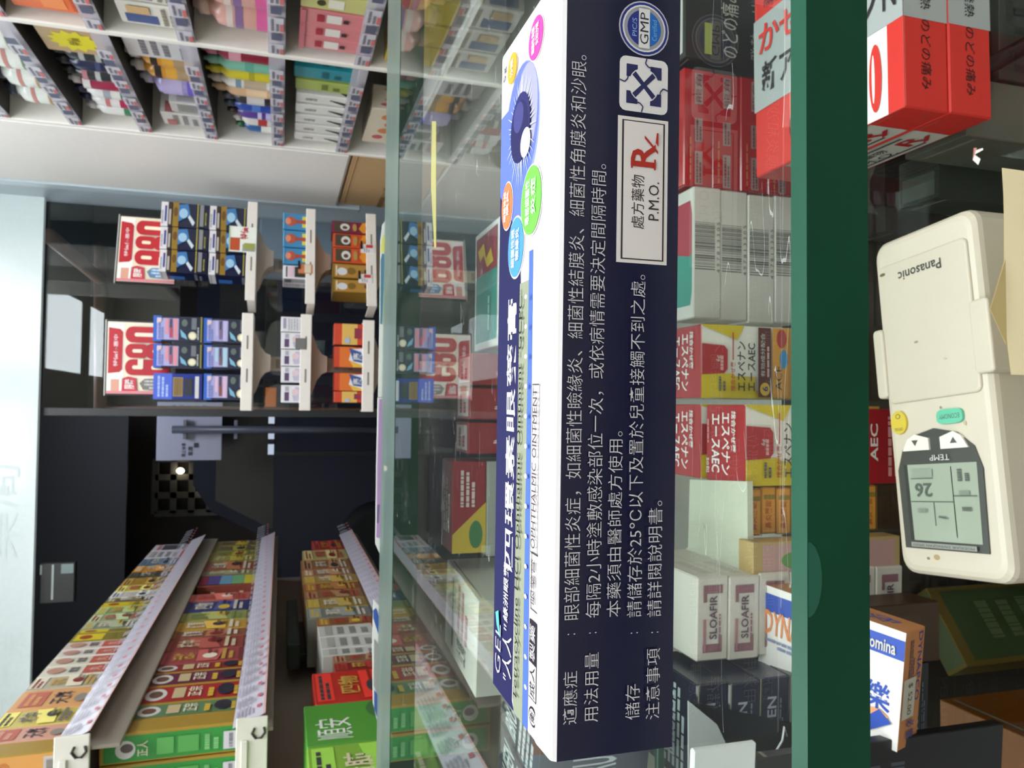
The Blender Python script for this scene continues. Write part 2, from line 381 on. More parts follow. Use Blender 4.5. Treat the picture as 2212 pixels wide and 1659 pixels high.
# ------------------------------------------------------------------ the eye ointment carton on the glass
def hero():
    O = V3((-.0485, .1001, T)); U = V3((.110, -.0018, 0)); V = V3((0, 0, .0185)); W = V3((.0005, .030, 0))
    t = thing('ointment_carton', O + U * .5 + W * .5, 'long white and navy eye ointment carton lying on the counter glass', 'carton')
    navy = mat('#0c0b2f', .27, coat=.2, var=.02); wht = mat('#d4cfce', .5, var=.01, spec=.2)
    b = MB()
    # section: navy front with a soft white fold at the top, creased left end that bulges a little
    sec = [(0, .0), (0, .955), (.012, .985), (.03, .996), (.2, 1.008), (.24, 1.0), (1, 1.0), (1, 0)]
    ms = [navy, wht, wht, wht, wht, wht, wht, navy]
    A = [O + W * y + V * z for y, z in sec]; n = len(sec)
    K = []
    for s_ in (0, .004, .996, 1):
        q = .97 if s_ in (0, 1) else 1
        K.append([O + U * s_ + W * (.5 + (y - .5) * (q if y > .5 else 1)) + V * z for y, z in sec])
    for k in range(3):
        for i in range(n):
            j = (i + 1) % n; b.poly([K[k][i], K[k + 1][i], K[k + 1][j], K[k][j]], ms[i])
    b.poly(K[0][::-1], navy); b.poly(K[3], mat('#e9e4e4'))
    b.build('carton_body', t)
    b = MB(); Oe = O - U * .0015
    b.box(Oe + W * .04 + V * .05, U * .0012, V * .9, W * .9, navy, .0002); b.build('end_flap', t)
    F = (O - W.normalized() * .00003, U, V); Tp = (O + V, U, W)
    def part(nm, fr, ds, eps=.00004, lab=None):
        p = MB(); p.prints(*fr, ds, eps=eps); o = p.build(nm, t)
        if lab: o['label'] = lab
    tx = mat('#c4bfbf', .5, var=.02)
    L = lambda s, a, c, v1, h, ro=0, bo=.0: ('t', s, a, v1 - h, c, v1, tx, 0, bo)
    B = -.006
    part('printed_directions', F, [
        L('適應症', .045, .111, .915, .115, bo=B), L('：', .157, .1585, .885, .062), L('眼部細菌性炎症，如細菌性瞼緣炎、細菌性結膜炎、細菌性角膜炎和沙眼。', .176, .892, .92, .13, bo=B),
        L('用法用量', .045, .1325, .748, .117, bo=B), L('：', .157, .1585, .715, .062), L('每隔2小時塗敷感染部位一次，或依病情需要決定間隔時間。', .177, .755, .748, .128, bo=B),
        L('本藥須由醫師處方使用。', .176, .413, .577, .118, bo=B),
        L('儲存', .043, .088, .412, .12, bo=B), L('：', .153, .1545, .376, .062), L('請儲存於25℃以下及置於兒童接觸不到之處。', .174, .616, .412, .125, bo=B),
        L('注意事項', .041, .132, .244, .118, bo=B), L('：', .152, .1535, .205, .062), L('請詳閱說明書。', .173, .323, .244, .122, bo=B)], lab='pale grey printed directions for use')
    dk = mat('#2a1a20', .5); cr = mat('#d9d1cd', .45, var=.02); rd = mat('#a8261b', .45)
    part('prescription_panel', F, [('r', .631, .098, .8215, .528, cr), ('r', .6355, .128, .817, .492, dk), ('r', .637, .142, .8155, .478, cr),
        ('t', '處方藥物', .676, .30, .746, .41, dk, 0, 0), ('t', 'P.M.O.', .6885, .175, .739, .265, dk), ('t', 'R', .757, .21, .788, .42, rd, 0, .02), ('p', [(.7755, .19), (.7795, .19), (.7985, .305), (.7945, .305)], rd), ('r', .754, .405, .765, .42, rd), ('r', .754, .21, .768, .225, rd), ('p', [(.785, .19), (.803, .19), (.803, .205), (.79, .215)], rd)], lab='cream prescription panel with a red symbol')
    w = mat('#d8d3d2', .45, var=.02); nv = mat('#232452', .4)
    a0, b0, a1, b1 = .829, .105, .9005, .518
    R = lambda x, y: (a0 + (a1 - a0) * x, b0 + (b1 - b0) * y)
    rr = [R(.5 + .5 * x, .5 + .5 * y) for x, y in sum([[(sx * (.75 + .25 * math.cos(q)), sy * (.75 + .25 * math.sin(q))) for q in qs] for sx, sy, qs in
         ((1, 1, [0, .5, 1.07, 1.57]), (-1, 1, [1.57, 1.07, .5, 0]), (-1, -1, [0, .5, 1.07, 1.57]), (1, -1, [1.57, 1.07, .5, 0]))], [])]
    ds = [('p', rr, w)]
    for sx, sy in ((1, 1), (-1, 1), (-1, -1), (1, -1)):
        G = lambda x, y: R(.5 + sx * x, .5 + sy * y)
        fl = lambda q: q if sx * sy > 0 else q[::-1]
        ds.append(('p', fl([G(.0, -.055), G(.24, .17), G(.17, .24), G(-.055, .0)]), nv))
        ds.append(('p', fl([G(.36, .36), G(.13, .36), G(.13, .28), G(.19, .25), G(.25, .19), G(.28, .13), G(.36, .13)]), nv))
    for q in range(4):
        c, s_ = math.cos(q * math.pi / 2), math.sin(q * math.pi / 2)
        for a, e in (((.05, .5), (.02, .4)), ((.02, .4), (.08, .34)), ((.08, .34), (.2, .32))):
            dx, dy = e[0] - a[0], e[1] - a[1]; l = math.hypot(dx, dy); nx, ny = -dy / l * .012, dx / l * .012
            pts = [(a[0] + nx, a[1] + ny), (a[0] - nx, a[1] - ny), (e[0] - nx, e[1] - ny), (e[0] + nx, e[1] + ny)]
            ds.append(('p', [R(.5 + x * c - y * s_, .5 + x * s_ + y * c) for x, y in pts], nv))
    part('recycling_symbol', F, ds, eps=.000008, lab='pale recycling symbol')
    cx, cy = .9395, .315; ru = .036; rv = ru * 110 / 18.5
    bl = mat('#1f2a7a', .4); gy = mat('#8f8f94', .4); lb = mat('#1d5fae', .4)
    ring = []
    for q, ch in enumerate('INSPECTION CO-OPERATION SCHEME PHARMACEUTICAL'):
        if ch == ' ': continue
    part('quality_badge', F, [('e', cx, cy, ru, rv, mat('#b9b6ba')), ('e', cx, cy, ru * .95, rv * .95, bl), ('e', cx, cy, ru * .86, rv * .86, mat('#d6d2d0')), ('e', cx, cy, ru * .8, rv * .8, gy), ('e', cx, cy, ru * .67, rv * .67, bl),
        ('p', [(cx + ru * .66 * math.cos(a), cy + rv * .66 * math.sin(a)) for a in [math.pi + .25 + (math.pi - .5) * i / 12 for i in range(13)]], lb),
        ('r', cx - ru * .72, cy - rv * .22, cx + ru * .72, cy + rv * .22, mat('#d6d2d0')),
        ('t', 'GMP', cx - ru * .58, cy - rv * .17, cx + ru * .58, cy + rv * .17, mat('#15142c'), 0, 0),
        ('t', 'PIC/S', cx - ru * .33, cy + rv * .3, cx + ru * .33, cy + rv * .48, mat('#8fb4d8')),
        ('t', 'Certified', cx - ru * .4, cy - rv * .5, cx + ru * .36, cy - rv * .31, mat('#6fb1e0'))], eps=.000012, lab='round blue and white quality badge')
    # top face
    nt = mat('#17164a', .6, var=.03, spec=.12); gn = mat('#8d937c', .6, spec=.12); bb = mat('#4a68b4', .6, spec=.12); lbl = mat('#5c70cc', .6, spec=.12)
    part('title_band', Tp, [('p', [(.0, .58), (.012, .62), (.6, .56), (.69, .6), (.76, .8), (.78, 1), (.0, 1)], nt), ('p', [(.69, .6), (.78, .45), (.9, .6), (.9, 1), (.775, 1)], lbl),
        ('p', [(0, .435), (.62, .43), (.62, .585), (.015, .605), (0, .585)], gn), ('p', [(0, .345), (.66, .365), (.66, .43), (0, .432)], bb)], eps=.00001, lab='navy and pale green title bands')
    part('row_of_dots', Tp, [('e', .055 + i * .0415, .388 + i * .0006, .0032, .021, mat('#f2f2f6')) for i in range(14)], eps=.00006, lab='white dots on the blue band')
    wt = mat('#f6f4f2', .35)
    def sk(ds, k=.0): return ds
    part('title_lettering', Tp, [('t', '四環素眼藥膏', .197, .635, .603, .805, wt, 0, .012), ('t', '"人人"', .03, .63, .112, .80, wt, 0, .0), ('t', '綠洲眼藥', .118, .7, .205, .79, wt, 0, .01), ('t', 'GEL', .028, .825, .105, .93, mat('#d8cdea'), 0, -.01),
        ('p', [(.085, .83), (.125, .87), (.118, .93), (.1, .9)], mat('#4fc3b0')),
        ('t', 'Tetracycline HCl Ophthalmic Ointment "GCPC"', .022, .475, .61, .565, mat('#1c1a17', .6, spec=.1), 0, 0)], eps=.00007, lab='large white title and dark drug name')
    ln = mat('#4d3d42', .7, spec=.08)
    fr = lambda a, b_, c, d: [('r', a, b_, c, b_ + .006, ln), ('r', a, d - .006, c, d, ln), ('r', a, b_, a + .0015, d, ln), ('r', c - .0015, b_, c, d, ln)]
    part('dosage_form_line', Tp, fr(.168, .215, .245, .32) + fr(.245, .215, .473, .32) + [('t', '眼藥膏', .178, .235, .237, .30, ln), ('t', 'OPHTHALMIC OINTMENT', .252, .235, .467, .303, ln, 0, 0)], lab='outlined dosage form line')
    dkb = mat('#2a2430', .7, spec=.08)
    ell = lambda a, b_, ru, rv: [('e', a, b_, ru, rv, dkb), ('e', a, b_, ru - .003, rv - .012, wht)]
    part('maker_badge', Tp, ell(.027, .27, .013, .06) + [('t', '衛', .02, .235, .034, .305, dkb)] + [('r', .05, .205, .155, .325, dkb), ('r', .052, .213, .098, .317, wht), ('t', '成人', .054, .225, .095, .305, dkb), ('t', '製藥', .103, .225, .15, .305, wht, 0, 0)], lab='small round maker badge')
    # eye picture
    ex, ey, er, ev = .848, .6, .097, .31
    ds = [('e', ex, ey, er, ev, mat('#8591c8', .6, spec=.12)), ('e', ex + .005, ey, er * .93, ev * .94, mat('#6371c0', .6, spec=.12)), ('e', ex - .012, ey + .06, er * .75, ev * .74, mat('#4a62cc', .6, spec=.12)), ('e', ex + .02, ey - .08, er * .7, ev * .62, mat('#9a99b0', .6, spec=.12))]
    rr = random.Random(2)
    for i in range(40):
        a = 2 * math.pi * i / 40 + rr.uniform(-.05, .05); r1 = rr.uniform(.7, .93)
        ds.append(('p', [(ex + er * .4 * math.cos(a - .05), ey + ev * .4 * math.sin(a - .05)), (ex + er * r1 * math.cos(a), ey + ev * r1 * math.sin(a)), (ex + er * .4 * math.cos(a + .05), ey + ev * .4 * math.sin(a + .05))], mat('#dfe6fa', .4)))
    ds += [('e', ex + .003, ey + .0, .05, .175, mat('#2a2960', .6, spec=.12)), ('e', ex - .003, ey + .01, .045, .16, mat('#201f50', .6, spec=.12)), ('e', ex + .02, ey + .03, .022, .09, mat('#3f3f78', .6, spec=.12)), ('e', ex - .028, ey - .1, .021, .085, mat('#f4f2f4', .35))]
    part('eye_picture', Tp, ds, eps=.000006, lab='printed picture of a violet-blue eye')
    for nm, cu, cv, ru, rv, cl, l1, l2 in (('pink', .954, .36, .031, .125, '#e0459a', '細菌性角膜', '炎和沙眼'), ('orange', .957, .77, .0245, .095, '#f0a032', '沙眼', ''), ('green', .73, .4, .051, .178, '#6cc04a', '眼部細菌性', '炎症'),
                                           ('coral', .75, .84, .038, .113, '#ee7748', '細菌性結', '膜炎'), ('blue', .677, .66, .047, .152, '#4a90dd', '細菌性眼', '瞼緣炎')):
        d = [('e', cu, cv, ru, rv, wt), ('e', cu, cv, ru * .94, rv * .93, mat(cl, .6, spec=.12))]
        if l2: d += [('t', l1, cu - ru * .62, cv + rv * .08, cu + ru * .62, cv + rv * .5, wt, 0, .01), ('t', l2, cu - ru * .45, cv - rv * .5, cu + ru * .55, cv - rv * .08, wt, 0, .01)]
        else: d += [('t', l1, cu - ru * .55, cv - rv * .3, cu + ru * .55, cv + rv * .3, wt, 0, .01)]
        part('symptom_oval', Tp, d, eps=.00005 + .00001 * len(nm), lab=nm + ' oval naming an eye complaint')
    part('weight_mark', Tp, [('t', '5g', .954, .905, .977, .965, mat('#4b4a50'))])
hero()

# ------------------------------------------------------------------ cartons inside the counter
def stack(n, name, labels, O, U, W, h, col, dec, group, cat='carton', jit=.0012, decs=None):
    """n cartons piled from O upwards; labels bottom to top"""
    rr = random.Random(len(group)); O = V3(O); U = V3(U); W = V3(W)
    for i in range(n):
        k = U.normalized() * rr.uniform(-jit, jit) + W.normalized() * rr.uniform(-jit, jit) * .5
        carton(name, labels[i], O + k + V3((0, 0, i * h)), U, (0, 0, h - .0002), W, col, decs[i] if decs else dec, cat, group, ch=.0007)
def case():
    Z = SH + .0002
    wt = mat('#cbc9bf', .5); gy = mat('#55544f', .5); red = mat('#d32f26', .38); slv = mat('#aeb2b0', .35, .15); blk = mat('#1d1c1e', .5)
    # white cartons with barcodes
    def bc(top):
        d = {'F': [('b', .37, .22, .73, .95, gy), ('t', '4 9 7 8 1 3 3 0 5', .35, .04, .74, .16, gy)]}
        d['T'] = [('p', [(.1, .12), (.2, .06), (.8, .06), (.9, .12), (.9, .9), (.1, .9)], mat('#2f8d7e')), ('p', [(.47, .12), (.5, .06), (.8, .06), (.9, .12), (.9, .9), (.53, .9)], mat('#a5283c'))]
        return d
    # (lettering runs left to right along the front)
    pos = ['at the bottom', 'second from the bottom', 'third from the bottom', 'on top']
    stack(4, 'medicine_carton', ['white carton with a barcode front, %s of the barcode pile' % p for p in pos], (.053, .395, Z), (.0775, 0, 0), (0, .028, 0), .0185, wt, bc(1), 'white cartons with barcodes in the counter')
    # glossy red cartons
    rg = mat('#b3141a', .12, coat=.9, var=.1); pl = mat('#a48f8c', .4)
    d = {'F': [('r', .02, .35, .3, .62, pl), ('r', .38, .35, .58, .62, pl), ('r', .7, .35, .96, .62, pl), ('t', '龍角', .71, .38, .95, .6, mat('#7d2a2a')), ('l', .03, .38, .29, .6, mat('#7d2a2a'), 2), ('l', .39, .38, .57, .6, mat('#7d2a2a'), 2), ('l', .05, .74, .6, .84, mat('#cf6d3a'), 1)]}
    stack(4, 'medicine_carton', ['glossy red carton with pale squares, %s of the red pile' % p for p in pos], (.1325, .40, Z), (.071, 0, 0), (0, .024, 0), .0194, rg, d, 'glossy red cartons in the counter', jit=.0006)
    # black cartons with Japanese print
    d = {'F': [('t', 'のどの痛み', .05, .55, .6, .7, mat('#b6b4a8')), ('t', '発熱・せき', .05, .3, .65, .45, mat('#8f8d84')), ('r', .05, .78, .3, .84, mat('#97a33b')), ('t', 'のど', .05, .08, .3, .18, mat('#99978d'))], 'T': [('r', .05, .1, .9, .3, mat('#c8c4bc'))]}
    carton('medicine_carton', 'black carton with white Japanese print behind the red and silver cartons', (.207, .394, Z), (.075, .0, 0), (0, 0, .08), (0, .026, 0), '#1f211d', d)
    # red and silver cold medicine
    def rs(top):
        txt = mat('#1a1516', .5)
        d = {'F': [('r', .36, .0, 1, 1, slv), ('t', 'のどの痛み', .08, .38, .36, .62, txt, 180), ('t', '頭痛・悪寒・発熱', .4, .38, .86, .62, txt, 180)],
             'L': [('r', .22, .06, .8, .94, wt), ('r', .26, .15, .7, .22, gy), ('r', .26, .78, .7, .85, gy), ('t', 'R', .63, .32, .75, .7, mat('#b32222'), 0, .03), ('p', [(.70, .26), (.73, .26), (.79, .5), (.76, .5)], mat('#b32222')), ('t', '處方藥物', .28, .52, .56, .74, txt), ('t', 'P.M.O.', .28, .27, .56, .47, txt)]}
        if top: d['T'] = [('r', .33, 0, .78, 1, slv), ('p', [(0, 0), (.9, 0), (.9, .3), (.33, .3), (.0, .3)], mat('#dedcd5')), ('r', 0, .0, .36, .07, red), ('r', .36, .0, 1, .2, slv),
                          ('t', 'かぜ', .50, .62, .74, .82, red, 270, .05), ('t', '新アスピリン', .48, .14, .6, .86, txt, 90, .03)]
        return d
    def rs2():
        txt = mat('#1a1516', .5); cw = mat('#eceae2')
        d = rs(0)
        d['T'] = [('r', .0, 0, 1, .30, cw), ('r', 0, 0, .36, .085, red), ('r', .36, .0, 1, .30, slv), ('r', .33, .3, .80, 1, slv),
                  ('e', .17, .15, .14, .035, red), ('e', .17, .16, .1, .008, cw), ('t', '新アスピリン', .40, .14, .56, .93, txt, 270, .04), ('t', 'N', .42, .03, .56, .10, txt, 270, .05),
                  ('t', 'かぜ薬', .60, .42, .76, .95, red, 270, .05), ('e', .16, .62, .1, .09, mat('#7d1c1a')), ('e', .16, .62, .085, .075, red), ('t', 'かぜ', .1, .57, .22, .66, txt), ('t', '総合感冒', .83, .45, .9, .9, txt, 270), ('t', '佐藤製藥', .05, .32, .3, .37, txt)]
        return d
    stack(2, 'medicine_carton', ['red and silver cold medicine carton, lower of the pair', 'red and silver cold medicine carton, upper of the pair'], (.1315, .2625, Z), (.112, .002, 0), (.0, .108, 0), .0240, red, None, 'red and silver cartons in the counter', jit=.0008, decs=[rs(0), rs2()])
    # red topped cold medicine cartons with a white and yellow front
    def eb():
        ye = mat('#cdb623'); k = mat('#23221f'); w2 = mat('#f1efe8')
        q = lambda d: [tuple(x if not isinstance(x, list) else [(a, .36 + .64 * b_) for a, b_ in x] for x in e) if e[0] == 'p' else ((e[0], e[1], .36 + .64 * e[2], e[3], e[4] * .64, e[5]) if e[0] == 'e' else ((e[0], e[1], e[2], .36 + .64 * e[3], e[4], .36 + .64 * e[5]) + e[6:] if e[0] == 't' else (e[0], e[1], .36 + .64 * e[2], e[3], .36 + .64 * e[4]) + e[5:])) for e in d]
        return {'F': [('r', 0, 0, 1, .362, mat('#cf9437'))] + q([('p', [(.0, .0), (.1, .0), (.1, 1), (.0, 1)], ye), ('p', [(0, .62), (.34, .62), (.34, 1), (0, 1)], ye), ('r', 0, .36, .3, .64, ye), ('p', [(.98, 1), (.8, .58), (1, .5), (1, 1)], ye),
                      ('p', [(.32, 1), (.34, .74), (.4, .7), (.66, .7), (.72, .74), (.74, 1)], mat('#a8282c')), ('t', '6g', .5, .78, .58, .84, wt), ('l', .38, .74, .68, .8, mat('#d89a98'), 1), ('l', .1, .72, .3, .82, gy, 2), ('t', '総合かぜ薬', .1, .62, .5, .675, mat('#b03a2a'), 0, .02), ('r', .52, .64, .9, .655, mat('#b03a2a')),
                      ('t', 'エスペナン', .1, .50, .78, .6, k, 0, .04), ('t', 'エースAEC', .1, .385, .76, .475, k, 0, .04), ('r', .02, .2, .98, .355, mat('#58251f')), ('e', .13, .275, .09, .06, mat('#d9b03a')), ('t', '6', .1, .24, .17, .31, mat('#1f2a7a'), 0, .03), ('t', '有効成分配合', .3, .28, .9, .33, wt), ('l', .3, .22, .9, .265, mat('#c9a49c'), 1), ('r', .02, 0, .98, .195, mat('#cf9437')),
                      ('t', 'ACE', .12, .08, .45, .16, k), ('e', .55, .06, .13, .05, mat('#2f86b8')), ('e', .83, .09, .13, .06, mat('#a8342c'))]),
                'T': [('t', 'エスペナン', .1, .36, .9, .58, w2, 180, .05), ('t', 'エースAEC', .12, .62, .88, .84, w2, 180, .05), ('t', '総合かぜ薬', .4, .2, .92, .31, w2, 180, .02), ('l', .5, .88, .95, .95, mat('#d98a86'), 1), ('t', '50包', .1, .87, .3, .96, w2, 180)]}
    cm = {'*': mat('#e6e3d8', .4), 'T': mat('#a8161d', .3, coat=.4), 'K': mat('#a8161d', .3)}
    E_ = lambda lab, O, h, w=.0405, dp=.036: carton('cold_medicine_carton', lab, O, (w, 0, 0), (0, 0, h), (0, dp, 0), cm, eb(), group='white and yellow cold medicine cartons', eps=.0002)
    E_('white and yellow cold medicine carton beside the barcode pile', (.0068, .37, Z), .0832)
    E_('white and yellow cold medicine carton in front, left of its twin', (-.0375, .331, Z), .0815)
    E_('red-topped cold medicine carton hidden behind the front one', (-.0372, .3705, Z), .083)
    d = {'F': [('t', 'AEC', .3, .8, .8, .93, wt, 0, .05), ('l', .1, .1, .9, .65, mat('#c98a86'), 5)]}
    carton('medicine_carton', 'small dark red carton behind the remote control', (-.0345, .302, Z), (.036, 0, 0), (0, 0, .034), (0, .02, 0), '#8f171c', d)
    # yellow cartons with the white card on top
    d = {'F': [('t', '鼻炎藥錠', .12, .3, .72, .75, mat('#b8611c'), 0, .02), ('r', .74, .1, .84, .85, mat('#8f7a25')), ('r', 0, .0, 1, .06, mat('#9a6a22'))]}
    stack(9, 'medicine_carton', ['thin orange-yellow carton, %s from the bottom of its pile' % o for o in ORD[:9]], (-.0622, .333, Z), (.0235, 0, 0), (0, .05, 0), .00885, mat('#dd9a34', .4), d, 'thin orange cartons in the counter', jit=.0005)
    b = MB(); zc = Z + .08; mk = mat('#8b8f7f', .6)
    c4 = [onZ(1490, 1036, zc + .0035), onZ(1486, 1190, zc + .0035), onZ(1616, 1246, zc + .0035), onZ(1614, 1040, zc + .0035)]
    tp = mat('#c9ccb6', .55, var=.03)
    b.poly(c4[::-1] if (c4[1] - c4[0]).cross(c4[2] - c4[0]).z < 0 else c4, tp)
    lo = [p - V3((0, 0, .0032)) for p in c4]
    for i in range(4): j = (i + 1) % 4; b.poly([c4[i], c4[j], lo[j], lo[i]], tp)
    b.poly(lo, tp); O_ = c4[1]; Uu = c4[0] - c4[1]; Vv = c4[2] - c4[1]; nn = Uu.cross(Vv)
    if nn.z < 0: O_, Uu, Vv = c4[0], c4[1] - c4[0], c4[2] - c4[0]
    b.prints(O_, Uu, Vv, [('r', .3, .62, .305, .68, mk), ('p', [(.4, .9), (.6, .93), (.6, .935), (.4, .91)], mk), ('p', [(.25, .25), (.3, .3), (.29, .31)], mk), ('p', [(.7, .8), (.72, .99), (.715, .99)], mk)])
    tag(b.build('blank_card', loc=(c4[0] + c4[2]) / 2), 'blank off-white card lying across the orange cartons', 'card')
    # picture carton
    d = {'F': [('r', .06, .04, .94, .94, mat('#b9938c')), ('e', .62, .62, .22, .2, mat('#5f8f4a')), ('r', .2, .25, .7, .7, mat('#d6dadd')), ('r', .27, .32, .63, .62, mat('#5a6d86'))]}
    carton('medicine_carton', 'carton with a framed green plant picture', (-.0872, .317, Z), (.0245, 0, 0), (0, 0, .0865), (0, .012, 0), '#b59a63', d)
    # white cartons with a purple outline
    pu = mat('#8a5f66', .5)
    d = {'F': [('r', .1, .2, .2, .8, pu), ('r', .1, .2, .3, .3, pu), ('r', .8, .2, .9, .8, pu), ('r', .7, .7, .9, .8, pu), ('r', .12, .72, .5, .8, mat('#a8747a')), ('t', 'SLOAFIR', .26, .38, .78, .62, mat('#5a3f52'), 0, .02), ('l', .3, .24, .7, .34, pu, 1)],
         'R': [('r', .1, .3, .5, .6, mat('#b8b2a8'))]}
    stack(7, 'medicine_carton', ['white carton with a purple outline, %s from the bottom of its pile' % o for o in ORD[:7]], (-.1165, .316, Z), (.039, -.001, 0), (0, .07, 0), .0168, mat('#cdc8bc', .5), d, 'white cartons with a purple outline', jit=.0008)
    # dark navy tablets
    d = {'F': [('t', 'IBRUFEN', .2, .4, .82, .7, mat('#9ba1aa'), 0, .02), ('l', .3, .16, .8, .3, mat('#77808a'), 2), ('r', .0, .93, 1, .97, mat('#8c8a6c'))], 'T': [('l', .1, .2, .9, .9, mat('#a9b6b4'), 8), ('t', 'IBRUFEN', .2, .4, .8, .6, mat('#b9c4c6'), 0, .03)]}
    stack(8, 'tablet_carton', ['dark navy tablet carton, %s from the bottom of its pile' % o for o in ORD[:8]], (-.168, .301, Z), (.0485, -.002, 0), (0, .045, 0), .0159, mat('#11162b', .3, coat=.3), d, 'dark navy tablet cartons in the counter', jit=.0012)
    # leaning white and orange painkiller carton
    A = onZ(1958, 1368, .811); B = onZ(1938, 1625, .811); Cc = onZ(1652, 1213, .833)
    Uv = A - B; Wv = Cc - A; Wv = Wv - Uv * (Wv.dot(Uv) / Uv.dot(Uv)); Nv = Uv.cross(Wv).normalized() * .0155
    og = mat('#b57a4d', .5); ob = mat('#2449a8', .4)
    d = {'T': [('r', 0, .0, 1, 1, mat('#e7e3dc', .45)), ('p', [(.76, .0), (.93, .0), (.93, 1), (.76, 1)], ob), ('t', '樂', .28, .06, .52, .22, ob, 270, .04), ('t', '必', .3, .26, .54, .42, ob, 270, .04), ('t', 'DYNAPCO', .55, .5, .78, .965, mat('#e0884a'), 270, .05),
               ('t', 'bromina', .79, .05, .9, .27, wt, 270, .03), ('l', .42, .6, .52, .97, mat('#8087a8'), 2, 1), ('p', [(.05, .48), (.12, .18), (.26, .06), (.3, .12), (.28, .2), (.24, .48)], mat('#e39a6a')), ('p', [(.0, .5), (.06, .2), (.22, .04), (.3, .12), (.16, .22), (.12, .5)], ob)],
         'F': [('t', 'DYNAPCO', .38, .1, .97, .32, mat('#36427c'), 180, .01), ('l', .55, .45, .92, .75, mat('#5a4a52'), 3), ('r', .26, .34, .6, .96, mat('#b7b3a4')), ('t', '$ 52.00', .29, .5, .56, .74, mat('#5a5850'), 180), ('t', '樂', .08, .3, .16, .72, mat('#36427c'), 180, .03), ('t', '必', .18, .3, .25, .72, mat('#36427c'), 180, .03)],
         'R': [('t', '必樂', .1, .3, .5, .75, mat('#4a5494'), 0, .02)]}
    carton('painkiller_carton', 'orange and white painkiller carton with a price sticker leaning in the counter', B - Nv, Uv, Nv, Wv, og, d)
    d = {'F': [('r', .1, .2, .8, .8, mat('#45301c'))]}
    carton('medicine_carton', 'dull brown carton under the leaning painkiller carton', (-.118, .293, Z), (.028, 0, 0), (0, 0, .055), (0, .019, 0), '#3d2714', d)
    # upper shelf
    Zu = .8952
    d = {'T': [('r', .06, .06, .62, .94, mat('#1f8a7c')), ('r', .62, .06, .95, .94, mat('#8d2038')), ('p', [(.68, .2), (.8, .3), (.74, .5), (.88, .6), (.84, .85), (.74, .75), (.78, .6), (.66, .45)], mat('#d8b92e')), ('l', .14, .3, .5, .42, mat('#9fd0c4'), 1)],
         'F': [('r', .04, .1, .62, .9, mat('#1f8a7c')), ('r', .62, .1, .96, .9, mat('#8d2038'))]}
    carton('gift_carton', 'teal and red carton with a gold figure near the top glass', (.032, .372, Zu), (.066, 0, 0), (0, 0, .055), (0, .05, 0), '#dfe3da', d)
    d = {'F': [('t', 'の', .2, .3, .45, .7, gy, 0, .03), ('t', '口', .55, .4, .8, .8, gy, 0, .03)], 'T': [('l', .2, .2, .8, .8, mat('#8f9691'), 5)]}
    carton('medicine_carton', 'grey-white carton under the middle of the far glass edge', (-.078, .39, Zu), (.05, 0, 0), (0, 0, .055), (0, .03, 0), '#9ca39a', d)
    d = {'F': [('p', [(0, 0), (.55, 0), (.2, 1), (0, 1)], mat('#c9b13a')), ('e', .2, .3, .15, .2, mat('#3f7a4a')), ('l', .5, .3, .9, .8, mat('#d8c6c0'), 3)], 'T': [('l', .2, .2, .8, .8, mat('#d8c6c0'), 3)]}
    carton('medicine_carton', 'red and yellow carton on top of the grey-white carton', (-.076, .392, Zu + .0552), (.048, 0, 0), (0, 0, .018), (0, .028, 0), '#8d262b', d)
    d = {'F': [('t', '感冒', .1, .2, .9, .8, mat('#d9cbc6'), 0, .02)], 'T': [('r', .1, .1, .9, .9, mat('#c9b9b4')), ('l', .2, .2, .8, .8, mat('#a02a30'), 2)]}
    for i in range(3):
        carton('medicine_carton', ['dim red carton on the upper counter shelf, next to the grey-white one', 'dim red carton on the upper counter shelf, middle of three', 'dim red carton on the upper counter shelf, next to the teal one'][i], (-.024 + i * .018, .388 - i * .002, Zu), (.0165, 0, 0), (0, 0, .066), (0, .03, 0), '#8a2328', d, group='dim red cartons on the upper counter shelf')
    d = {'F': [('r', .1, .15, .9, .85, mat('#7a2c34')), ('r', .13, .19, .87, .81, mat('#b9b5ab')), ('t', 'SLOAFIR', .2, .4, .8, .6, mat('#5a3f52'))], 'T': [('t', '止痛', .1, .3, .3, .6, gy), ('l', .35, .25, .9, .6, mat('#a07a78'), 3), ('r', .1, .72, .9, .75, gy)]}
    carton('medicine_carton', 'large white carton with a red outline on the upper counter shelf', (-.136, .352, Zu), (.046, -.004, 0), (0, 0, .07), (.006, .07, 0), '#c3c8ba', d)
    d = {'F': [('t', 'IBRUFEN', .1, .3, .9, .7, mat('#b9c4c6'), 0, .02)], 'T': [('t', 'IBRUFEN', .1, .55, .9, .85, mat('#b9c9c6'), 0, .02), ('l', .1, .1, .9, .5, mat('#a9b6b4'), 4)]}
    for i in range(3):
        carton('tablet_carton', ['navy tablet carton lying on the upper shelf, innermost of three', 'navy tablet carton lying on the upper shelf, middle of three', 'navy tablet carton lying on the upper shelf, outermost of three'][i], (-.166 - i * .03, .315 + i * .006, Zu), (.028, -.006, 0), (0, 0, .052), (.012, .056, 0), mat('#16203a', .3, coat=.3), d, group='navy tablet cartons on the upper counter shelf')
case()

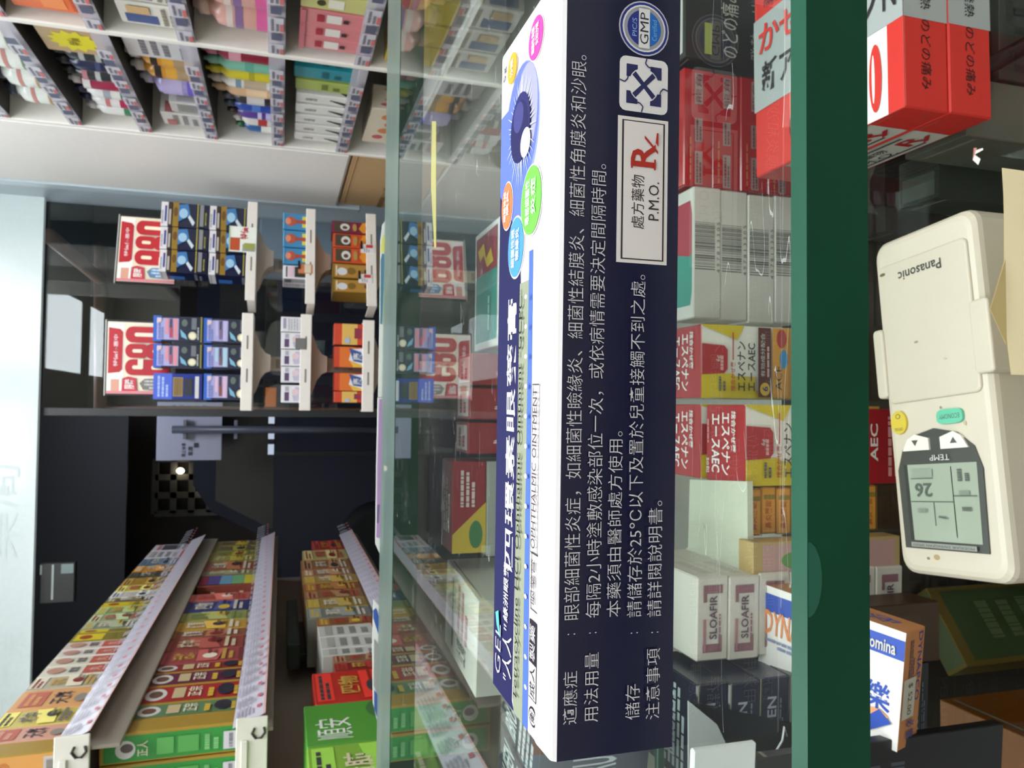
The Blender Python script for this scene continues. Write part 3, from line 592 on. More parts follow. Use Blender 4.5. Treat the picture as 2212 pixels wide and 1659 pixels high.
def remote():
    """air conditioner remote control lying on the inner shelf, its screen end to the left"""
    zt = .7885; A = V3((-.0715, .2805, zt)); Bn = V3((-.0655, .2235, zt)); E2 = V3((.0845, .240, zt))
    X = (E2 - Bn); ln = X.length; X.normalize(); Yv = V3((-X.y, X.x, 0)); wd = .056; H = .035
    O = Bn
    iv = mat('#c6bda9', .42, var=.05); iv2 = mat('#c2b9a5', .42, var=.04)
    t = thing('remote_control', O + X * ln * .5 + Yv * wd * .5 - V3((0, 0, H)), 'cream air conditioner remote control on the inner shelf', 'remote control')
    at = lambda x, y, z=0: O + X * x + Yv * y + V3((0, 0, z))
    def rounded(x0, y0, x1, y1, r, n=5):
        o = []
        for cx, cy, a in ((x1 - r, y1 - r, 0), (x0 + r, y1 - r, 90), (x0 + r, y0 + r, 180), (x1 - r, y0 + r, 270)):
            for i in range(n + 1):
                q = math.radians(a + 90 * i / n); o.append((cx + r * math.cos(q), cy + r * math.sin(q)))
        return o
    def slab(out, z0, z1, m, bev=.003, name='body', par=t, top=None, bow=0):
        b = MB(); n = len(out); cx = sum(p[0] for p in out) / n; cy = sum(p[1] for p in out) / n
        def ring(ins, z):
            o = []
            for x, y in out:
                dx, dy = x - cx, y - cy; l = max(abs(dx), abs(dy), 1e-6)
                sx = 1 - ins / max(1e-5, max(abs(p[0] - cx) for p in out)); sy = 1 - ins / max(1e-5, max(abs(p[1] - cy) for p in out))
                o.append(at(cx + dx * sx, cy + dy * sy, z))
            return o
        rs = [ring(0, z0), ring(0, z1 - bev), ring(bev * .13, z1 - bev * .5), ring(bev * .5, z1 - bev * .13), ring(bev, z1)]
        for k in range(4):
            for i in range(n): j = (i + 1) % n; b.poly([rs[k][i], rs[k][j], rs[k + 1][j], rs[k + 1][i]], m, True)
        b.poly(rs[4], top or m); b.poly(rs[0][::-1], m)
        return b
    end = rounded(0, 0, ln, wd, .007)
    b = slab(end, -H, 0, iv, .004)
    fr = (at(0, 0), X * ln, Yv * wd); fx = lambda x: x / ln; fy = lambda y: y / wd
    sm = mat('#8f8666', .6)
    b.prints(*fr, [('e', .055, .62, .008, .03, mat('#a5906a')), ('e', .05, .7, .004, .015, mat('#8a7453')), ('e', .47, .45, .004, .012, sm), ('e', .6, .6, .004, .01, sm), ('e', .42, .25, .006, .012, mat('#b3a98a')), ('e', .2, .87, .01, .02, mat('#a08a63'))], eps=.00006)
    b.build('body', t)
    b = slab([(p[0], p[1]) for p in rounded(.075, .004, ln - .012, wd - .0035, .003)], -.002, .0012, iv2, .0009)
    gr = mat('#4a4a46', .5)
    fr2 = (at(.075, 0, .0012), X * (ln - .087), Yv * wd)
    b.prints(*fr2, [('t', 'Panasonic', .85, .3, .92, .72, mat('#33322f'), 90, .03), ('e', .94, .88, .012, .03, mat('#6b5a3c')), ('e', .4, .6, .008, .02, sm), ('e', .25, .35, .01, .015, mat('#b9af92'))], eps=.00006)
    b.build('sliding_cover', t)
    b = slab([(p[0], p[1]) for p in rounded(.078, wd - .0045, .110, wd + .0015, .002)], -.006, .0025, iv2, .001); b.build('cover_grip', t)
    b = slab([(p[0], p[1]) for p in rounded(.082, -.003, .112, .006, .002)], -.03, .0015, iv2, .001); b.build('side_catch', t)
    # screen block
    dk = mat('#42443f', .35); lc = mat('#9ba593', .12, coat=.6, var=.02); ink = mat('#4f574f', .5); wtx = mat('#c9c9c0', .5)
    W2 = lambda l: [(x, y) for x, y in l]
    arch = [(.012, .011), (.012, .047)] + [(.045 + .02 * math.sin(q), .029 + .018 * math.cos(q)) for q in [i * math.pi / 10 for i in range(11)]] + [(.045, .011)]
    arch = [(.0115, .0085), (.045, .0075), (.054, .0105), (.060, .018), (.0625, .0295), (.060, .041), (.054, .0475), (.045, .051), (.0115, .0505)]
    b = MB(); b.prism(arch, at(0, 0, -.0005), X, Yv, V3((0, 0, .0012)), dk)
    fs = (at(0, 0, .0007), X * .1, Yv * .1)
    L = [('p', [(.15, .47), (.15, .435), (.475, .44), (.475, .475)], mat('#2f312d')), ('p', [(.15, .11), (.475, .1), (.475, .455), (.15, .45)], lc)]
    b.prints(*fs, L, .00004)
    b.prints(*fs, [('r', .17, .224, .46, .229, ink), ('r', .313, .226, .318, .45, ink), ('r', .215, .325, .313, .33, ink), ('r', .412, .32, .416, .44, ink), ('r', .338, .11, .343, .224, ink), ('t', '26', .335, .33, .395, .42, ink, 90, .02), ('r', .42, .32, .455, .43, mat('#8a9483')), ('l', .40, .13, .45, .20, ink, 2), ('l', .345, .12, .37, .21, mat('#7f887b'), 1),
        ('l', .28, .12, .305, .2, ink, 1), ('l', .27, .34, .295, .43, mat('#7f887b'), 1), ('p', [(.245, .26), (.252, .26), (.258, .30), (.25, .305)], ink), ('t', 'TEMP', .488, .22, .512, .32, wtx, 90),
        ('r', .122, .13, .142, .46, mat('#8d8f86')), ('t', 'MODE|AIR SWING|FAN SPEED', .126, .14, .139, .45, dk, 90)], .00008)
    b.build('display_screen', t)
    for nm, y0, y1, sg in (('up', .0125, .026, 1), ('down', .032, .0465, -1)):
        b = MB(); yc = (y0 + y1) / 2
        pts = [(.0535, y0), (.0535, y1), (.0585, y1 - (.003 if y1 > .03 else 0)), (.0605, yc), (.0585, y0 + (.003 if y0 < .02 else 0))]
        b.prism(pts[::-1], at(0, 0, .0003), X, Yv, V3((0, 0, .0013)), mat('#dedbcd', .4))
        xx = .0568; tr = [(xx + .0014 * sg, yc), (xx - .0012 * sg, yc - .0018), (xx - .0012 * sg, yc + .0018)]
        b.prints(at(0, 0, .0016), X, Yv, [('p', tr if sg < 0 else tr, gr)], .00005); b.build('temperature_key', t)
    def key(cx, cy, rx, ry, m, texts, nm):
        b = MB(); n = 24; p = 2.0 if nm == 'power_key' else 3.5
        pts = []
        for i in range(n):
            q = 2 * math.pi * i / n; c, s_ = math.cos(q), math.sin(q)
            pts.append((cx + rx * math.copysign(abs(c) ** (2 / p), c), cy + ry * math.copysign(abs(s_) ** (2 / p), s_)))
        b.prism(pts, at(0, 0, -.0004), X, Yv, V3((0, 0, .0016)), m)
        b.prints(at(0, 0, .0012), X, Yv, texts, .00005); b.build(nm, t)
    key(.0665, .0478, .0052, .0044, mat('#c9b23c', .4), [('t', 'OFF/ON', .0628, .0455, .0642, .0501, gr, 90), ('e', .0692, .0478, .0011, .0014, gr), ('e', .0692, .0478, .0008, .001, mat('#c9b23c', .4))], 'power_key')
    key(.0668, .0205, .0031, .0065, mat('#5fb795', .4), [('t', 'ECONOMY', .0658, .0155, .0678, .0255, gr, 90)], 'economy_key')
remote()

def papers():
    # cream slip clipped to the shelf edge, one corner folded over
    cr = mat('#f8e8bd', .7, var=.03); Y = .19
    P = [onY(2163, 245, Y), onY(2160, 290, Y), onY(2172, 800, Y), onY(2178, 812, Y)]
    t = thing('paper_slip', (.055, Y, .745), 'cream paper slip clipped to the front of the inner shelf', 'paper')
    b = MB(); x0, x1 = .0125, .0785; nx = 8
    g = lambda x, z: V3((x, Y - .0018 + .0015 * math.sin(x * 60) * (z - .74) / .09, z))
    top = lambda x: .8295 + (x - x0) / (x1 - x0) * .006
    xs = [x0 + (x1 - x0) * i / nx for i in range(nx + 1)]
    for i in range(nx):
        for k in range(4):
            z = lambda x, q: .742 + (top(x) - .742) * q / 4
            a, c = xs[i], xs[i + 1]
            f = [g(a, z(a, k)), g(c, z(c, k)), g(c, z(c, k + 1)), g(a, z(a, k + 1))]
            b.poly(f, cr); b.poly([p + V3((0, .0002, 0)) for p in f[::-1]], cr)
    b.build('sheet', t)
    b = MB(); q = [onY(2140, 668, Y - .004), onY(2172, 560, Y - .003), onY(2175, 745, Y - .0035)]
    b.poly(q, mat('#c9b27a', .7)); b.poly([p + V3((0, .0004, 0)) for p in q[::-1]], cr)
    b.build('folded_corner', t)
    wh = mat('#dfe4e2', .6, var=.02)
    b = MB(); b.box((.0865, .236, SH + .0003), (.006, .001, 0), (0, 0, .002), (-.0005, .012, 0), wh, .0006); b.prints((.0865, .236, SH + .0003), (.006, .001, 0), (0, 0, .002), [('r', .05, .45, .95, .5, mat('#b9bfbd'))])
    tag(b.build('white_card', loc=(.09, .24, SH)), 'flat white slip of card beside the remote control', 'card')
    # white box and grey card at the left, in front of the navy cartons
    Y = .262; p = onY(1487, 1612, Y); q = onY(1622, 1605, Y)
    b = MB(); b.box((p.x - .06, Y, q.z), (.06, -.004, 0), (0, 0, p.z - q.z), (0, .003, 0), wh, .0008)
    b.prints((p.x - .06, Y, q.z), (.06, -.004, 0), (0, 0, p.z - q.z), [('l', .3, .2, .8, .3, mat('#c9cdcb'), 2)])
    tag(b.build('white_box', loc=(p.x - .03, Y, q.z)), 'plain white box in front of the navy tablet cartons', 'box')
    carton('tablet_carton', 'dark carton holding up the plain white box', (p.x - .055, Y + .0004, SH + .0002), (.048, -.003, 0), (0, 0, q.z - SH - .0006), (0, .0055, 0), '#0d0e12', {'F': [('l', .3, .3, .8, .6, mat('#3c4047'), 3)]})
    b = MB(); Y2 = .297; P = [onY(x, y, Y2) for x, y in ((1487, 1514), (1549, 1565), (1580, 1607), (1612, 1700), (1487, 1700))]
    P = [V3((v.x, Y2 - .0005, v.z)) for v in P]; lo = [V3((P[3].x, Y2 - .0005, SH + .0003)), V3((P[0].x, Y2 - .0005, SH + .0003))]
    out = [P[0], P[4], V3((P[4].x - .002, Y2, SH + .0003)), V3((P[3].x, Y2, SH + .0003)), P[3], P[2], P[1]]
    out = [V3((v.x, Y2, v.z)) for v in out]
    gc = mat('#b4bab6', .6, var=.05)
    b.poly(out, gc); b.poly([v + V3((0, .0006, 0)) for v in out[::-1]], gc)
    for i in range(len(out)): j = (i + 1) % len(out); b.poly([out[i], out[j], out[j] + V3((0, .0006, 0)), out[i] + V3((0, .0006, 0))], gc)
    tag(b.build('torn_card', loc=(out[0] + out[2]) / 2), 'torn grey card standing behind the plain white box', 'card')
    b = MB(); pts = [onY(x, y, .285 - .0) for x, y in ((1700, 1590), (1694, 1570), (1690, 1600), (1672, 1630), (1663, 1659), (1655, 1690))]
    b.tube(pts, .0005, mat('#c9cfcf', .4), 6); tag(b.build('white_wire', loc=pts[2]), 'thin white wire hanging beside the navy tablet cartons', 'wire')
papers()
def scrap():
    p = onZ(2113, 338, SH + .0005); b = MB(); w1, r1 = mat('#e6e2da', .6), mat('#c9837a', .6)
    V = lambda x, y, z: p + V3((x, y, z))
    b.poly([V(-.004, .0, 0), V(-.0015, -.0012, 0), V(.001, .0008, .0012), V(-.001, .0022, .0008)], w1)
    b.poly([V(.001, .0008, .0012), V(.004, .0002, .0004), V(.0045, .0018, .0006), V(-.001, .0022, .0008)], r1)
    b.poly([V(.001, .0008, .0012), V(.002, -.003, .0004), V(.003, -.0028, .0004), V(.003, .0006, .0007)], w1)
    tag(b.build('paper_scrap', loc=p), 'tiny bent paper scrap lying on the inner glass shelf right of the remote', 'scrap')
scrap()

def below():
    """things on the floor of the counter, seen through the inner shelf"""
    zf = .5005
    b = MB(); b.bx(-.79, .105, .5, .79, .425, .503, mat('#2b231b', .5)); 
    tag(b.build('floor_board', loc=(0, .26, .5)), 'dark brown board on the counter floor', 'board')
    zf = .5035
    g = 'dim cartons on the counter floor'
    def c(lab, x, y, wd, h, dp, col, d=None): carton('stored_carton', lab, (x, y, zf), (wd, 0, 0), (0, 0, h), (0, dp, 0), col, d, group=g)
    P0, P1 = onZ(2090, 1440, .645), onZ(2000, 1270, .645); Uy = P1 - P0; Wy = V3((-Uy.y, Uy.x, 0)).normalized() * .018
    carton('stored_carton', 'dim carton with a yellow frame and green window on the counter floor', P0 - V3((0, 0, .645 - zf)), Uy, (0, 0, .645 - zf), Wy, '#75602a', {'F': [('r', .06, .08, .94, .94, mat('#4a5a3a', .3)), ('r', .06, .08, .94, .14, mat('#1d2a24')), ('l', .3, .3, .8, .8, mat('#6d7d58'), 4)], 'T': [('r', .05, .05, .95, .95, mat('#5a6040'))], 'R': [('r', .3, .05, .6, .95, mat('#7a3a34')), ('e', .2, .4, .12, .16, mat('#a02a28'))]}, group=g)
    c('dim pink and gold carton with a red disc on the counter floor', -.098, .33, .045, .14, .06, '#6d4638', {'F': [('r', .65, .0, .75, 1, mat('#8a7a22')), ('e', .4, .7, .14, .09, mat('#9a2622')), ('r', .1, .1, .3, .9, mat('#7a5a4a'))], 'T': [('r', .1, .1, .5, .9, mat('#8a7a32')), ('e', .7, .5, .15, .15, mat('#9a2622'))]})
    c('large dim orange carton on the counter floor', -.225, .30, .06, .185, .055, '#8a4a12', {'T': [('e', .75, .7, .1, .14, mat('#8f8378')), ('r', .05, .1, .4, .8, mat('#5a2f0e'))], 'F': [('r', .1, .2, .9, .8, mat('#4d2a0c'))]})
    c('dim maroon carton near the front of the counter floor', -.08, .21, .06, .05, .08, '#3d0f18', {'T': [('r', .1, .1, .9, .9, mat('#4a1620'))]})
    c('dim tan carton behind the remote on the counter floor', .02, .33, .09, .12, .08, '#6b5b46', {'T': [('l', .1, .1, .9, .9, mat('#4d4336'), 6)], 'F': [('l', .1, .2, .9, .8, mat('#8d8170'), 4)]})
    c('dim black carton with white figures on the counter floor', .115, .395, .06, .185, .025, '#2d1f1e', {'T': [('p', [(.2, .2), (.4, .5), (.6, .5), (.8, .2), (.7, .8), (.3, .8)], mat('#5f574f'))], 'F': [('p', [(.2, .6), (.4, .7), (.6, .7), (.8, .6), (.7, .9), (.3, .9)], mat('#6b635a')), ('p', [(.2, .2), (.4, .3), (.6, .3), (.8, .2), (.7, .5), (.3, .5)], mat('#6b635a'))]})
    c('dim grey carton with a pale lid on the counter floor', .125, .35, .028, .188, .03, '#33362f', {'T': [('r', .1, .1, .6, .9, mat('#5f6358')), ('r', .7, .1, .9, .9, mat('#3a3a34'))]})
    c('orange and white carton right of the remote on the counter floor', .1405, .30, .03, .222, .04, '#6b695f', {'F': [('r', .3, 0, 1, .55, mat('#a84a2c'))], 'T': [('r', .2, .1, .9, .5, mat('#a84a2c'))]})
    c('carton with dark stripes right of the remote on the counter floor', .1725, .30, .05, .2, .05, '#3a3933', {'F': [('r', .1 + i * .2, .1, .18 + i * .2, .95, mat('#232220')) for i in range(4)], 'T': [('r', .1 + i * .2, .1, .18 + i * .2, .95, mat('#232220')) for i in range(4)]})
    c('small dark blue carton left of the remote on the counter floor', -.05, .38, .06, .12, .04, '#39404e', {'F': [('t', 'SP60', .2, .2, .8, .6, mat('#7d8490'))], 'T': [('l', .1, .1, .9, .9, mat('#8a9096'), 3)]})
below()

# ------------------------------------------------------------------ cards at the customer side of the counter
def edge_cards():
    wh = mat('#eef0ea', .5)
    def card(name, lab, pts, Y, decs, col=wh):
        b = MB(); P = [onY(x, y, Y) for x, y in pts]
        if (P[1] - P[0]).cross(P[2] - P[0]).y > 0: P = P[::-1]
        Q = [p + V3((0, .0008, 0)) for p in P]; b.poly(P, col); b.poly(Q[::-1], col)
        for i in range(len(P)): j = (i + 1) % len(P); b.poly([P[i], P[j], Q[j], Q[i]], col)
        for pp, m in decs:
            D = [onY(x, y, Y) - V3((0, .0003, 0)) for x, y in pp]
            if (D[1] - D[0]).cross(D[2] - D[0]).y > 0: D = D[::-1]
            b.poly(D, m)
        tag(b.build(name, loc=sum(P, V3()) / len(P)), lab, 'card')
    card('promotion_card', 'white card with yellow and blue print at the far edge of the counter', [(838, 468), (826, 485), (822, 520), (820, 700), (817, 858), (838, 858)], .4415,
         [([(836, 506), (828, 508), (823, 525), (822, 545), (836, 545)], mat('#ecea7a')), ([(831, 549), (825, 548), (822, 562), (821, 700), (825, 700), (830, 590)], mat('#5d8fa9')), ([(836, 548), (832, 548), (829, 600), (827, 690), (832, 700), (836, 700)], mat('#e9ebb0'))])
    card('promotion_card', 'white card with purple print at the far edge of the counter', [(838, 859), (816, 859), (813, 1000), (811, 1175), (822, 1200), (828, 1190), (833, 1000)], .4418,
         [([(830, 862), (819, 862), (815, 1000), (813, 1160), (820, 1163), (826, 1000)], mat('#c49ad0')), ([(820, 1090), (815, 1090), (814, 1130), (818, 1130)], mat('#7d6a92'))])
    card('promotion_card', 'large white and blue card at the left end of the far counter edge', [(807, 1295), (841, 1338), (842, 1370), (839, 1560), (833, 1636), (806, 1520), (804, 1400)], .4424,
         [([(812, 1313), (806, 1318), (806, 1335), (818, 1372), (822, 1345)], mat('#3f63b4')), ([(826, 1410), (824, 1410), (823, 1560), (826, 1560)], mat('#9aa6cf')), ([(818, 1395), (808, 1380), (807, 1480), (814, 1500), (817, 1480)], mat('#a8aaa6')), ([(816, 1500), (808, 1490), (808, 1530), (818, 1560)], mat('#4b69b0'))])
edge_cards()

# ------------------------------------------------------------------ hanging trays in front of the shop window
N0 = len(MADE)
ivory = mat('#e6dfd6', .4)
def display(name, lab, X0, X1, lips):
    """white hanging strip with three trays; lips: (top z, bottom z, x0, x1)"""
    Y = 2.4; xc = (X0 + X1) / 2
    t = thing(name, (xc, Y + .1, 0), lab, 'display rack', 'white tray racks in the shop window')
    b = MB(); zt, zb = lips[0][1], .012; b.bx(xc - .1, Y + .02, 0, xc + .1, Y + .2, .012, mat('#b9aa98', .45), .003)
    b.bx(xc - .022, Y + .1, zb, xc + .022, Y + .112, zt, mat('#b9aa98', .45), .002)
    z = zt - .02
    while z > zb + .02:
        b.bx(xc - .014, Y + .0985, z - .012, xc + .014, Y + .1, z, mat('#8f8273', .5), 0); z -= .045
    b.build('hanging_strip', t)
    slot = mat('#7d7168', .6)
    for zt, zb, a, c in lips:
        b = MB(); b.bx(a, Y + .006, zb, c, Y + .11, zb + .004, ivory, .001); o = b.build('tray', t)
        for sx in (a, c - .004): b = MB(); b.bx(sx, Y + .006, zb + .004, sx + .004, Y + .11, zt - .006, ivory, .001); b.build('side_wall', o)
        b = MB(); b.bx(a, Y, zb, c, Y + .006, zt, ivory, .003)
        for q in (.36, .7):
            b.prints((a, Y, zb), (c - a, 0, 0), (0, 0, zt - zb), [('r', q - .07, .42, q + .07, .56, slot)], .0006)
        b.build('front_lip', o)
        b = MB(); pts = [(-.1, 0), (-.085, -.008), (-.05, -.02), (-.03, -.035), (-.024, -.05), (.024, -.05), (.03, -.035), (.05, -.02), (.085, -.008), (.1, 0)]
        b.prism(pts, (xc, Y + .1, zb), (1, 0, 0), (0, 0, 1), (0, -.05, 0), mat('#b3a596', .5)); b.build('bracket', o)
zz = lambda x, y: onY(x, y, 2.4).z
LR = [(zz(531, 545), zz(553, 545), .297, .62), (zz(661, 555), zz(682, 555), .295, .612), (zz(794, 560), zz(816, 560), .297, .612)]
LL = [(zz(521, 780), zz(546, 780), -.015, .276), (zz(648, 785), zz(672, 785), -.013, .28), (zz(783, 785), zz(808, 785), -.015, .27)]
display('tray_rack', 'white hanging rack of three trays under the 980 price sign', .303, .612, LR)
display('tray_rack', 'white hanging rack of three trays under the 680 price sign', -.007, .27, LL)
def digit(ch, a, b, c, g, red_, cream):
    """fat rounded price figures drawn as solid shapes with slots"""
    w, h = c - a, g - b
    def pill(x0, y0, x1, y1, m, k=.5):
        r_x = min((x1 - x0) * k, .5 * (x1 - x0)); r_y = min(r_x * w / h * 1.0, (y1 - y0) * .5); o = []
        for sx, sy, q0 in ((1, 1, 0), (-1, 1, 90), (-1, -1, 180), (1, -1, 270)):
            cx = x1 - r_x if sx > 0 else x0 + r_x; cy = y1 - r_y if sy > 0 else y0 + r_y
            for i in range(6): q = math.radians(q0 + 18 * i); o.append((a + w * (cx + r_x * math.cos(q)), b + h * (cy + r_y * math.sin(q))))
        return ('p', o, m)
    if ch == '0': return [pill(0, 0, 1, 1, red_), pill(.38, .2, .62, .8, cream)]
    if ch == '8': return [pill(0, 0, 1, .56, red_), pill(.06, .48, .94, 1, red_), pill(.38, .16, .62, .4, cream), pill(.39, .62, .61, .84, cream)]
    if ch == '6': return [pill(0, 0, 1, 1, red_), pill(.38, .16, .62, .42, cream), pill(.38, .6, .62, .84, cream), ('r', a + w * .5, b + h * .6, a + w * 1.02, b + h * .72, cream)]
    return [pill(0, 0, 1, 1, red_), pill(.38, .58, .62, .84, cream), pill(.38, .16, .62, .4, cream), ('r', a - w * .02, b + h * .28, a + w * .5, b + h * .4, cream)]
def sign(lab, x0, x1, y0, y1, num, base):
    Y = 2.475; A = onY(x0, y1, Y); Bq = onY(x0, y0, Y); zb = base
    U = V3((Bq.x - A.x, 0, 0)); V = V3((0, 0, A.z - zb)); O = V3((A.x, Y, zb))
    t = thing('price_sign', (O.x + U.x / 2, Y, zb), lab, 'sign', 'red price signs in the shop window')
    k = mat('#1c1b1e', .4); b = MB(); e = .006
    b.box(O - V3((e, 0, 0)), U + V3((2 * e, 0, 0)), V + V3((0, 0, e)), (0, .006, 0), k, .001)
    b.box(O + V3((-e, -.002, V.z + e - .003)), U + V3((2 * e, 0, 0)), (0, 0, .003), (0, .01, 0), mat('#c9ccca', .4, .3), .0005)
    b.build('frame', t)
    b = MB(); cr = mat('#efe3c8', .4); rd = mat('#b8262f', .4); w_ = mat('#f3efe9', .4)
    b.box(O + V3((0, -.001, 0)), U, V, (0, .001, 0), cr, 0)
    d = [('r', .22, .74, .98, .985, w_), ('r', .22, .0, .235, 1, w_), ('p', [(.3, .8), (.34, .76), (.86, .76), (.9, .8), (.92, .98), (.28, .98)], rd), ('t', '特價優惠中', .38, .83, .82, .9, mat('#f0c8cc'), 0, .02),
         ('r', .0, .76, .22, .985, w_), ('r', .03, .8, .2, .93, mat('#d9a08a')), ('p', [(.0, .0), (.04, .0), (.04, 1), (.0, 1)], mat('#d98a90')), ('p', [(.04, .52), (.22, .54), (.24, .66), (.22, .74), (.04, .76)], mat('#c83a4a')), ('t', '限時', .07, .56, .2, .72, w_, 0, .03),
         ]
    for i, ch in enumerate(num): d += digit(ch, .26 + i * .228, .0, .26 + i * .228 + .222, .715, rd, mat('#efe0c4', .4))
    d += [('p', [(.05, .08), (.15, .02), (.22, .1), (.21, .4), (.15, .48), (.06, .42)], mat('#7d7a74') if num == '680' else mat('#5f7c9c')), ('l', .06, .1, .2, .4, mat('#cfc9be') if num == '680' else mat('#bcd3e6'), 3, 1)]
    b.prints(O + V3((0, -.001, 0)), U, V, d, .0004); b.build('price_card', t)
sign('framed red 980 price sign on the right tray rack', 249, 345, 452, 605, '980', LR[0][1] + .235)
sign('framed red 680 price sign on the left tray rack', 229, 338, 694, 850, '680', LL[0][1] + .235)

def tray_cartons():
    Y = 2.409
    def row(tray, tops, edges, base, name, labs, col, dec, depth=.075, grp=None, cat='carton', eps=.0004, ch=.001):
        for i, (a, c) in enumerate(edges):
            x0, x1 = onY(600, c, Y).x, onY(600, a, Y).x
            zt = onY(tops[i] if isinstance(tops, list) else tops, (a + c) / 2, Y).z
            carton(name, labs[i], (x0 + .0006, Y, base), (x1 - x0 - .0012, 0, 0), (0, 0, zt - base), (0, depth, 0), col[i] if isinstance(col, list) else col, dec[i] if isinstance(dec, list) else dec, cat, grp, eps, ch)
        return zt
    wt = mat('#dfdde0', .4); gd = mat('#9a7a2f', .35, .2); nb = mat('#121a3a', .3, coat=.4); bk = mat('#17161a', .35)
    e3 = ['left', 'middle', 'right']
    # right rack, upper tray: two layers of dark blue batteries-like cartons with a white top band
    d = {'F': [('r', 0, .86, 1, 1, wt), ('r', .2, .885, .85, .925, mat('#2b3688')), ('r', .8, .885, .85, .925, mat('#7a2a3a')), ('l', .1, .945, .9, .99, mat('#9a979c'), 1),
               ('r', 0, .78, 1, .85, mat('#3b2a22')), ('r', .08, .795, .7, .838, mat('#b9b2a8')), ('r', 0, .64, 1, .76, gd), ('e', .6, .7, .2, .045, mat('#6d4b1e')), ('p', [(.2, .64), (.5, .4), (.95, .45), (.9, .64)], mat('#3f77b0')), ('e', .55, .54, .2, .09, mat('#9fc4dc')), ('p', [(.05, .34), (.2, .3), (.5, .41), (.4, .45)], mat('#cdd9e2')),
               ('r', 0, .235, 1, .255, mat('#b3a63a')), ('r', .05, .12, .95, .2, mat('#85878a')), ('l', .1, .05, .9, .1, mat('#9a9340'), 1)], 'T': [('r', .05, .1, .95, .9, wt)], 'L': [('r', 0, .86, 1, 1, mat('#c2c2c6')), ('r', .1, .5, .5, .8, mat('#2f62a8')), ('l', .1, .1, .9, .3, mat('#6d7078'), 2)]}
    eg = [(560, 610), (508, 559), (450, 507)]
    z = row(LR[0], 449, eg, LR[0][1] + .0043, 'battery_carton', ['dark blue carton with a white top, lower layer under the 980 sign, %s' % p for p in e3], nb, d, grp='dark blue cartons on the right rack', depth=.07)
    row(LR[0], 341, [(559, 609), (507, 558), (449, 506)], z + .0003, 'battery_carton', ['dark blue carton with a white top, upper layer under the 980 sign, %s' % p for p in e3], nb, d, grp='dark blue cartons on the right rack', depth=.058)
    # price ticket clipped on the tray
    b = MB(); A = onY(552, 552, 2.399); Bq = onY(493, 488, 2.399); U = V3((Bq.x - A.x, 0, 0)); V = V3((0, 0, Bq.z - A.z)); O = V3((A.x, 2.3985, A.z)); b.box(O, U, V, (0, .0015, 0), mat('#e9ece2', .5), 0)
    b.prints(O, U, V, [('r', .05, .6, .55, .95, mat('#b9502a')), ('t', '特價', .5, .3, .98, .6, mat('#b8262f'), 0, .05), ('r', .03, .05, .3, .5, mat('#9a9aa0')), ('r', .1, .05, .35, .45, mat('#9aa050')), ('r', .0, .97, 1, 1, mat('#9ac08a'))], .0004); tag(b.build('price_ticket', loc=O), 'white price ticket clipped to the tray under the 980 sign', 'ticket')
    # left rack, upper tray
    def blue(c1, c2):
        return {'F': [('r', .0, .84, 1, 1, mat('#2f63c0')), ('r', .08, .5, .92, .93, mat('#a9a6d6')), ('r', .1, .52, .9, .6, mat(c1)), ('r', .3, .7, .9, .76, mat(c1)), ('r', .15, .62, .55, .68, mat(c2)), ('r', .55, .63, .9, .68, mat('#51405a')), ('l', .12, .8, .8, .91, mat('#6f7fc0'), 2), ('p', [(.78, .84), (.92, .84), (.92, .93), (.7, .93)], mat('#d9c3c9')),
                      ('p', [(.1, .32), (.3, .36), (.5, .47), (.2, .44)], mat('#79b4cc')), ('e', .75, .38, .14, .06, mat('#5b6a62')), ('e', .25, .22, .16, .085, mat('#cfc8a4')), ('e', .25, .22, .11, .058, mat('#e9e4c9')), ('r', .5, .14, .95, .24, mat('#6c7076')), ('l', .1, .08, .9, .13, mat('#a9b0b4'), 1), ('r', 0, .03, 1, .055, mat('#8e8a35'))],
                'L': [('r', 0, .84, 1, 1, mat('#2b58ac'))], 'T': [('r', 0, 0, 1, 1, mat('#2f63c0'))]}
    bl = [blue('#d98f98', '#b9455a'), blue('#d98f98', '#a8506a'), blue('#b9b2dd', '#7d6a8a'), blue('#a8ccd9', '#6d5a62'), blue('#d9b4cc', '#8a4a3a')]
    od = {'F': [('r', 0, .62, 1, 1, mat('#4a63cc')), ('l', .1, .68, .9, .93, mat('#a8bbec'), 3), ('r', .12, .4, .85, .6, mat('#b39a68')), ('b', .14, .41, .83, .59, mat('#7d6238'), True), ('r', .15, .2, .8, .37, mat('#272b36')), ('r', .05, .07, .9, .15, mat('#c9c9cc'))]}
    z = row(LL[0], 440, [(810, 866), (750, 800), (693, 746)], LL[0][1] + .0043, 'battery_carton', ['blue carton, lower layer under the 680 sign, %s' % p for p in e3], nb, [bl[4], bl[3], bl[2]], grp='blue cartons on the left rack', depth=.07)
    row(LL[0], 331, [(811, 866), (750, 800), (692, 746)], z + .0003, 'battery_carton', ['blue carton turned backwards, upper left under the 680 sign', 'blue carton, upper layer under the 680 sign, middle', 'blue carton, upper layer under the 680 sign, right'], [mat('#1d2f86', .3), nb, nb], [od, bl[1], bl[0]], grp='blue cartons on the left rack', depth=.055)
    # right rack, middle tray
    ol = mat('#3f86b4', .4)
    d = {'F': [('r', .15, .0, .85, .38, mat('#d4c93f')), ('p', [(.35, .0), (.65, .0), (.6, .5), (.7, .75), (.3, .75), (.4, .5)], mat('#a8483e')), ('e', .5, .75, .3, .16, mat('#b4543a')), ('e', .5, .83, .2, .09, mat('#d98a6a')), ('r', .0, .95, 1, 1, mat('#5fa4cc'))]}
